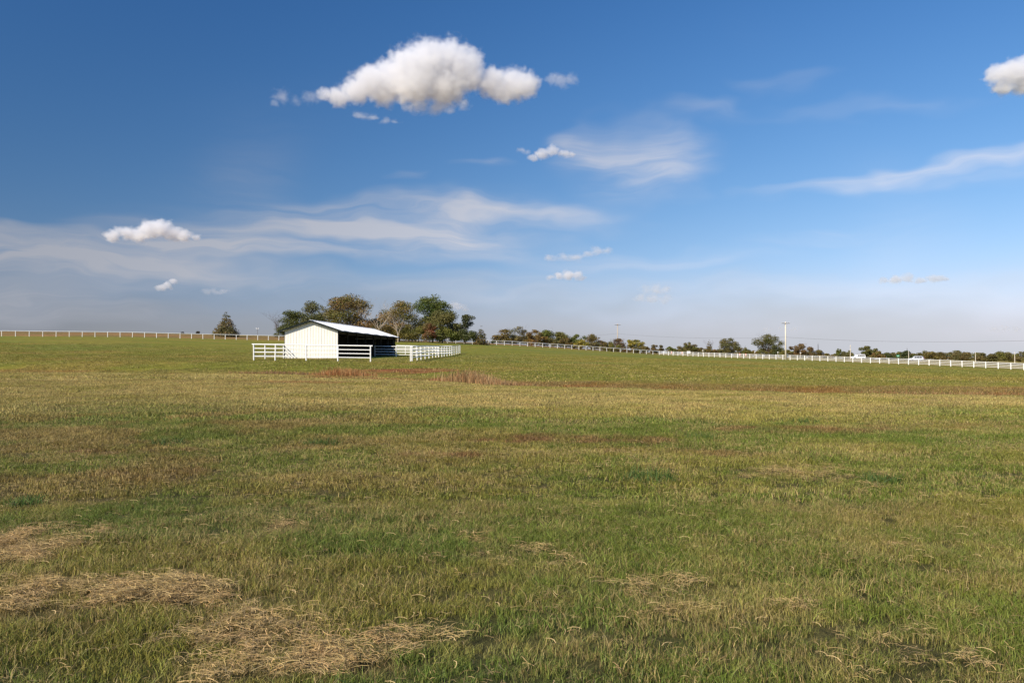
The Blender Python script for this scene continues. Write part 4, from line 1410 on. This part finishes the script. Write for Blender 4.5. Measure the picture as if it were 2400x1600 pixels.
def vehicle(name, label, X, Y, rz, L, W, H, prof, body, nwin, roofrack=False):
    """prof: side outline (x along length from nose at -L/2, z); windows are separate panes on both flanks"""
    g = Vector((X, Y, gz(X, Y) + .03))
    rt = empty(name, g, rz, label, 'vehicle')
    m = MB()
    lower = [(a * L / 2, b * H) for a, b in prof]
    m.prism([(a, -W / 2, b) for a, b in lower], None, (0, W, 0))
    m.build('body', body, rt, bevel=.04)
    # wheels
    for sx in (-.31, .31):
        for sy in (-1, 1):
            y = sy * (W / 2 - .08)
            wh = MB().tube([(sx * L, y - .11, .33), (sx * L, y + .11, .33)], .33, 14).build('wheel', M['rubber'], rt)
            MB().tube([(sx * L, y + sy * .112, .33), (sx * L, y + sy * .125, .33)], .19, 10).build('rim', M['rim'], wh)
    x0, x1 = nwin[1] * L / 2, nwin[2] * L / 2
    n = nwin[0]
    for sy in (-1, 1):
        for i in range(n):
            a = x0 + (x1 - x0) * i / n + .05; b = x0 + (x1 - x0) * (i + 1) / n - .05
            yy = sy * (W / 2 + .004)
            sl = .16 if i == 0 else 0.0
            z0, z1 = H * .60, H * .87
            MB().prism([(a, yy - .006, z0), (b, yy - .006, z0), (b, yy - .006, z1), (a + sl, yy - .006, z1)], None, (0, .012, 0)).build('side_window', M['glass'], rt)
    MB().box(-L / 2 - .06, -L / 2 + .06, -W / 2 + .05, W / 2 - .05, .32, .5).build('front_bumper', M['steel'], rt)
    MB().box(L / 2 - .06, L / 2 + .06, -W / 2 + .05, W / 2 - .05, .32, .5).build('rear_bumper', M['steel'], rt)
    for sy in (-1, 1):
        MB().box(-L / 2 - .02, -L / 2 + .05, sy * W * .36 - .15, sy * W * .36 + .15, .62, .78).build('headlight', M['lamp_clear'], rt)
        MB().box(L / 2 - .05, L / 2 + .03, sy * W * .42 - .09, sy * W * .42 + .09, .75, 1.1).build('tail_light', M['lamp_red'], rt)
    if roofrack:
        MB().box(-.1, L * .38, -W / 2 + .2, -W / 2 + .24, H + .01, H + .06).build('roof_rail', M['steel'], rt)
        MB().box(-.1, L * .38, W / 2 - .24, W / 2 - .2, H + .01, H + .06).build('roof_rail', M['steel'], rt)
    MB().prism([(x0 - .30, -W / 2 + .12, H * .62), (x0 - .30, W / 2 - .12, H * .62), (x0 + .09, W / 2 - .2, H * .93), (x0 + .09, -W / 2 + .2, H * .93)], None, (-.03, 0, .012)).build('windscreen', M['glass'], rt)
    MB().box(x1 + .20, x1 + .24, -W / 2 + .2, W / 2 - .2, H * .62, H * .88).build('rear_window', M['glass'], rt)


SUV = [(-1, .20), (-1, .48), (-.93, .55), (-.50, .60), (-.26, .97), (-.10, 1.0), (.90, .99), (1.0, .62), (1.0, .20)]
X, Y = ray_to_offset(2011, 60.5)
vehicle('white_suv', 'white sport utility vehicle with four dark side windows behind the four-rail fence', X, Y, math.atan2(TR.y, TR.x) + 1.10, 4.75, 1.9, 1.80, SUV, M['car_white'], (4, -.24, .88), True)
X, Y = ray_to_offset(2148, 64.5)
vehicle('silver_suv', 'pale silver vehicle with a white roof behind the fence right of the green sign', X, Y, math.atan2(TR.y, TR.x) + .55, 4.6, 1.85, 1.72,
        [(-1, .20), (-1, .52), (-.55, .60), (-.30, .96), (-.1, 1.0), (.75, .98), (.98, .64), (1.0, .20)], M['car_silver'], (3, -.26, .78))
for x, mt, lb in ((1574, M['orange'], 'orange traffic drum nearest the fence corner'), (1599, M['orange'], 'orange traffic drum second from the fence corner'),
                  (1734, M['orange'], 'orange traffic drum left of the oak, paler of the pair'), (1748, M['orange'], 'orange traffic drum below the small conical tree')):
    X, Y = ray_to_offset(x, 56)
    drum(lb, 1200 + F * X / Y, 0, Y, mt)
X, Y = ray_to_offset(1614, 56)
rt = empty('roadside_sign', (X, Y, gz(X, Y)), -.3, 'plain white board on two short legs beyond the fence near the corner', 'sign')
for sx in (-.5, .5):
    MB().box(sx - .04, sx + .04, -.03, .03, -.2, 1.25).build('sign_leg', M['steel'], rt)
MB().box(-.8, .8, -.06, -.032, .35, 1.3).build('sign_board', M['sign_white'], rt)
for x, lb in ((1647, 'white marker post beyond the fence below the spiky tree'), (1769, 'white marker post beyond the fence left of the oak'), (1823, 'white marker post beyond the fence just left of the tall pale pole'), (1876, 'white marker post beyond the fence below the brown rounded tree')):
    X, Y = ray_to_offset(x, 54)
    rt = empty('marker_post', (X, Y, gz(X, Y)), 0, lb, 'post', 'white marker posts along the road')
    MB().tube([(0, 0, -.2), (0, 0, 1.9)], .07, 6).build('shaft', M['pole_pale'], rt)
    MB().box(-.22, .22, -.05, .05, 1.7, 2.05).build('reflector_plate', M['sign_white'], rt)


# ------------------------------------------------------------------ buildings
def house(name, label, x, D, w, d, eave, ridge, wall, roof, rz, base=None, wins=2):
    g = on_ground(x, D)
    if base is not None: g.z = base
    rt = empty(name, g, rz, label, 'house')
    MB().prism([(-w / 2, -d / 2, -.3), (-w / 2, d / 2, -.3), (-w / 2, d / 2, eave), (-w / 2, 0, ridge - .08), (-w / 2, -d / 2, eave)], None, (w, 0, 0)).build('wall', wall, rt)
    for s in (-1, 1):
        sl = (ridge - eave) / (d / 2)
        MB().prism([(-w / 2 - .4, 0, ridge + .05), (-w / 2 - .4, s * (d / 2 + .5), eave - sl * .5 + .05), (-w / 2 - .4, s * (d / 2 + .5), eave - sl * .5 - .07), (-w / 2 - .4, 0, ridge - .07)], None, (w + .8, 0, 0)).build('roof_slope', roof, rt)
    for i in range(wins):
        a = -w / 2 + w * (i + .6) / (wins + .2) - .5
        f = MB().box(a - .08, a + 1.08, -d / 2 - .06, -d / 2 - .01, .92, 2.18).build('window', M['sign_white'], rt)
        MB().box(a, a + 1, -d / 2 - .075, -d / 2 - .061, 1.0, 2.1).build('pane', M['glass'], f)
    MB().box(w * .18, w * .18 + .95, -d / 2 - .05, -d / 2 - .012, 0, 2.05).build('door', M['wood_dark'], rt)


house('farm_house', 'house with a blue-grey metal roof glimpsed between the grove trees right of the shelter', 903, 285, 9, 7, 3.0, 5.0, M['house_brick'], M['house_roof'], .35)
house('roadside_building', 'low tan building with a dark roof below the lattice mast', 1912, 500, 7.5, 6, 2.6, 4.2, M['house_wall'], M['dark_roof'], .15, base=pz(838, 500))


# ------------------------------------------------------------------ clouds
def cloud_material(dens, k, balls, fl, seed, soft, amp):
    """vapour that thins out from the middle of every billow and is torn by noise in the cloud's own space"""
    m = bpy.data.materials.new('cloud_vapour'); m.use_nodes = True
    nt = m.node_tree; nt.nodes.clear(); L = nt.links.new

    def nd(kind, **kw):
        n = nt.nodes.new(kind)
        for a_, v_ in kw.items(): setattr(n, a_, v_)
        return n

    def mth(op, a_, b_=None, c_=None, clamp=False):
        n = nd('ShaderNodeMath', operation=op, use_clamp=clamp)
        for i, v_ in enumerate((a_, b_, c_)):
            if v_ is None: continue
            if isinstance(v_, (int, float)): n.inputs[i].default_value = v_
            else: L(v_, n.inputs[i])
        return n.outputs[0]
    out = nd('ShaderNodeOutputMaterial')
    v = nd('ShaderNodeVolumePrincipled')
    v.inputs['Color'].default_value = (.972, .970, .976, 1)
    v.inputs['Anisotropy'].default_value = 0.1
    tc = nd('ShaderNodeTexCoord')
    sq = nd('ShaderNodeVectorMath', operation='MULTIPLY'); sq.inputs[1].default_value = (1 / k, 1 / k, 1 / k / fl)
    L(tc.outputs['Object'], sq.inputs[0])
    # big slow warp, so that billows are not round
    wz = nd('ShaderNodeTexNoise'); wz.inputs['Scale'].default_value = 1 / 30.; wz.inputs['Detail'].default_value = 1.0
    of = nd('ShaderNodeVectorMath', operation='ADD'); of.inputs[1].default_value = (seed * 37.1, seed * 11.3, seed * 5.7)
    L(sq.outputs[0], of.inputs[0]); L(of.outputs[0], wz.inputs['Vector'])
    ws = nd('ShaderNodeVectorMath', operation='MULTIPLY_ADD'); ws.inputs[1].default_value = (26, 26, 26); 
    sb = nd('ShaderNodeVectorMath', operation='SUBTRACT'); sb.inputs[1].default_value = (.5, .5, .5)
    L(wz.outputs['Color'], sb.inputs[0]); L(sb.outputs[0], ws.inputs[0]); L(sq.outputs[0], ws.inputs[2])
    g = None
    for (bx, by, bz, r_) in balls:
        ds = nd('ShaderNodeVectorMath', operation='DISTANCE'); ds.inputs[1].default_value = (bx, by, bz / fl)
        L(ws.outputs[0], ds.inputs[0])
        e = mth('MULTIPLY_ADD', ds.outputs['Value'], -1.0 / r_, 1.0)
        g = e if g is None else mth('SMOOTH_MAX', g, e, .12)
    nz = nd('ShaderNodeTexNoise')
    nz.inputs['Scale'].default_value = 1 / 17.
    nz.inputs['Detail'].default_value = 5.0
    nz.inputs['Roughness'].default_value = .62
    L(of.outputs[0], nz.inputs['Vector'])
    n0 = mth('MULTIPLY_ADD', mth('SUBTRACT', nz.outputs['Fac'], .5), amp, g)
    mr = nd('ShaderNodeMapRange', interpolation_type='SMOOTHSTEP')
    mr.inputs['From Min'].default_value = .0; mr.inputs['From Max'].default_value = soft
    mr.inputs['To Max'].default_value = dens / k
    L(n0, mr.inputs['Value']); L(mr.outputs[0], v.inputs['Density'])
    L(v.outputs[0], out.inputs['Volume'])
    m.cycles.volume_step_rate = .5
    return m


def remesh(me, v):
    o = bpy.data.objects.new('tmp', me); COL.objects.link(o)
    md = o.modifiers.new('r', 'REMESH'); md.mode = 'VOXEL'; md.voxel_size = v
    dg = bpy.context.evaluated_depsgraph_get()
    out = bpy.data.meshes.new_from_object(o.evaluated_get(dg))
    bpy.data.objects.remove(o)
    return out


def cloud(name, label, balls, D, seed, dens, vox, amp, group=None, shred=False):
    """balls: (column, row, radius in photo pixels, depth offset in radii, flattening)"""
    k = D / F
    xm = sum(b[0] for b in balls) / len(balls); ym = sum(b[1] for b in balls) / len(balls)
    c0 = Vector((px(xm, D), D, pz(ym, D)))
    r = np.random.default_rng(seed)
    fl = sum((b[4] if len(b) > 4 else .85) for b in balls) / len(balls)
    grow = 1.30 if not shred else 1.7
    bl = []
    bm = bmesh.new()
    for b in balls:
        bx, bz = b[0] - xm, ym - b[1]
        by = ((b[3] if len(b) > 3 else 0) + r.uniform(-.3, .3)) * b[2]
        rr = b[2] * grow
        bl.append((bx, by, bz, rr))
        R_ = rr + 16
        bmesh.ops.create_icosphere(bm, subdivisions=2, radius=1, matrix=Matrix.Translation(Vector((bx, by, bz)) * k) @ Matrix.Diagonal((R_ * k, R_ * k, (rr * fl + 14) * k, 1)))
    me = bpy.data.meshes.new(name)
    bm.to_mesh(me); bm.free()
    me = remesh(me, max(6, vox * 2) * k)
    me.materials.clear()
    o = link(name, me, None, cloud_material(dens * (1.1 if not shred else .8), k, bl, fl, seed, .58 if not shred else 1.0, 1.25 if not shred else 1.9))
    o.location = c0
    tag(o, label, 'cloud', group)
    return o


CG = 'small cumulus clouds low over the horizon'
cloud('cloud', 'largest white cumulus cloud, with its tower high above the barn', [
    (790, 222, 26), (830, 205, 34), (870, 190, 40), (915, 175, 46), (960, 160, 52), (1005, 145, 56), (1050, 138, 54), (1085, 150, 44),
    (900, 205, 40), (970, 200, 48), (1040, 195, 50), (1100, 178, 36), (1155, 185, 38, .5), (1205, 185, 40, .5), (1235, 192, 30, .5), (1180, 205, 30, .5), (760, 218, 16)], 2900, 1, .045, 4.0, 17)
cloud('cloud', 'ragged faint cloud shreds left of the largest cumulus', [(655, 222, 15, 0, .8), (690, 232, 11, 0, .7), (725, 225, 14, 0, .8), (640, 238, 8)], 2900, 2, .020, 3.0, 12, shred=True)
cloud('cloud', 'thin flat cloud shred hanging below the middle of the largest cumulus', [(955, 252, 12, 0, .7), (985, 248, 18, 0, .65), (1020, 252, 18, 0, .6), (1050, 256, 11, 0, .5), (1085, 245, 12, 0, .6)], 2900, 3, .035, 3.0, 11, shred=True)
cloud('cloud', 'small pale shred below the left part of the largest cumulus', [(842, 267, 13, 0, .55), (868, 270, 12, 0, .5), (900, 280, 11, 0, .4), (925, 283, 8, 0, .4)], 2900, 4, .030, 3.0, 8, shred=True)
cloud('cloud', 'small ragged cloud just right of the largest cumulus', [(1295, 180, 13, 0, .7), (1318, 186, 15, 0, .8), (1340, 182, 12, 0, .8)], 2900, 5, .028, 3.0, 12, shred=True)
cloud('cloud', 'white cumulus cloud cut off by the right edge', [(2348, 170, 26), (2380, 168, 34), (2420, 165, 40), (2460, 170, 40), (2365, 195, 24), (2410, 195, 26)], 2900, 6, .055, 3.5, 15)
cloud('cloud', 'long low cumulus cloud with a grey base above the left fence', [(258, 552, 17, 0, .7), (290, 545, 22, 0, .75), (325, 550, 22, 0, .6), (350, 538, 26, 0, .8), (375, 535, 27, 0, .8), (405, 545, 24, 0, .75), (432, 553, 18, 0, .6), (455, 556, 12, 0, .5)], 5500, 7, .060, 3.0, 10)
cloud('cloud', 'small bright wedge-shaped cloud in the middle of the sky', [(1250, 368, 12, 0, .7), (1272, 358, 16, 0, .8), (1297, 352, 18, 0, .8), (1322, 358, 13, 0, .6), (1338, 360, 8, 0, .5)], 4200, 8, .055, 2.6, 9)
cloud('cloud', 'tiny puff left of the wedge-shaped cloud', [(1224, 351, 9, 0, .7), (1235, 353, 7, 0, .6)], 4200, 9, .035, 2.2, 6, shred=True)
cloud('cloud', 'thin slanted pinkish cloud above the loaf-shaped one right of centre', [(1290, 603, 11, 0, .5), (1320, 604, 13, 0, .5), (1350, 602, 13, 0, .5), (1378, 594, 12, 0, .6), (1400, 587, 13, 0, .7), (1420, 586, 11, 0, .7)], 7000, 10, .045, 2.2, 6, CG, shred=True)
cloud('cloud', 'loaf-shaped white cloud right of centre low over the trees', [(1290, 651, 9, 0, .6), (1310, 645, 13, 0, .8), (1332, 643, 15, 0, .8), (1354, 644, 14, 0, .8), (1366, 650, 9, 0, .7)], 7500, 11, .055, 2.2, 7, CG)
cloud('cloud', 'ragged double cloud above the first utility pole', [(1515, 680, 12, 0, .7), (1540, 676, 13, 0, .7), (1562, 678, 11, 0, .8), (1500, 697, 11, 0, .6), (1530, 697, 15, 0, .6), (1560, 698, 13, 0, .6)], 8500, 12, .032, 2.2, 8, CG, shred=True)
cloud('cloud', 'flat two-humped pinkish cloud above the right hedge', [(2070, 658, 11, 0, .5), (2100, 655, 14, 0, .6), (2130, 651, 16, 0, .8), (2160, 657, 11, 0, .5), (2185, 653, 14, 0, .7), (2208, 653, 12, 0, .7)], 8000, 13, .045, 2.2, 6, CG)
cloud('cloud', 'small bright slanted puff above the lone tree', [(376, 674, 9, 0, .7), (392, 669, 11, 0, .7), (406, 661, 9, 0, .8)], 7500, 14, .055, 2.0, 6, CG)
cloud('cloud', 'faint pinkish cloud streak right of the slanted puff', [(485, 684, 9, 0, .5), (505, 682, 10, 0, .6), (525, 684, 9, 0, .5)], 7500, 15, .025, 2.0, 6, CG, shred=True)
cloud('cloud', 'small pale cloud peeping from behind the tallest grove tree', [(1062, 715, 12, 0, .7), (1078, 721, 11, 0, .6), (1090, 726, 8, 0, .5)], 8500, 16, .035, 2.0, 6, CG, shred=True)
cloud('cloud', 'faint low cloud behind the tall pale pole', [(1800, 772, 9, 0, .5), (1830, 769, 11, 0, .6), (1860, 771, 9, 0, .4)], 9500, 17, .025, 2.0, 5, CG, shred=True)
cloud('cloud', 'faint low cloud near the right edge above the hedge', [(2330, 772, 11, 0, .5), (2355, 769, 12, 0, .6), (2380, 772, 10, 0, .5)], 9500, 18, .022, 2.0, 5, CG, shred=True)
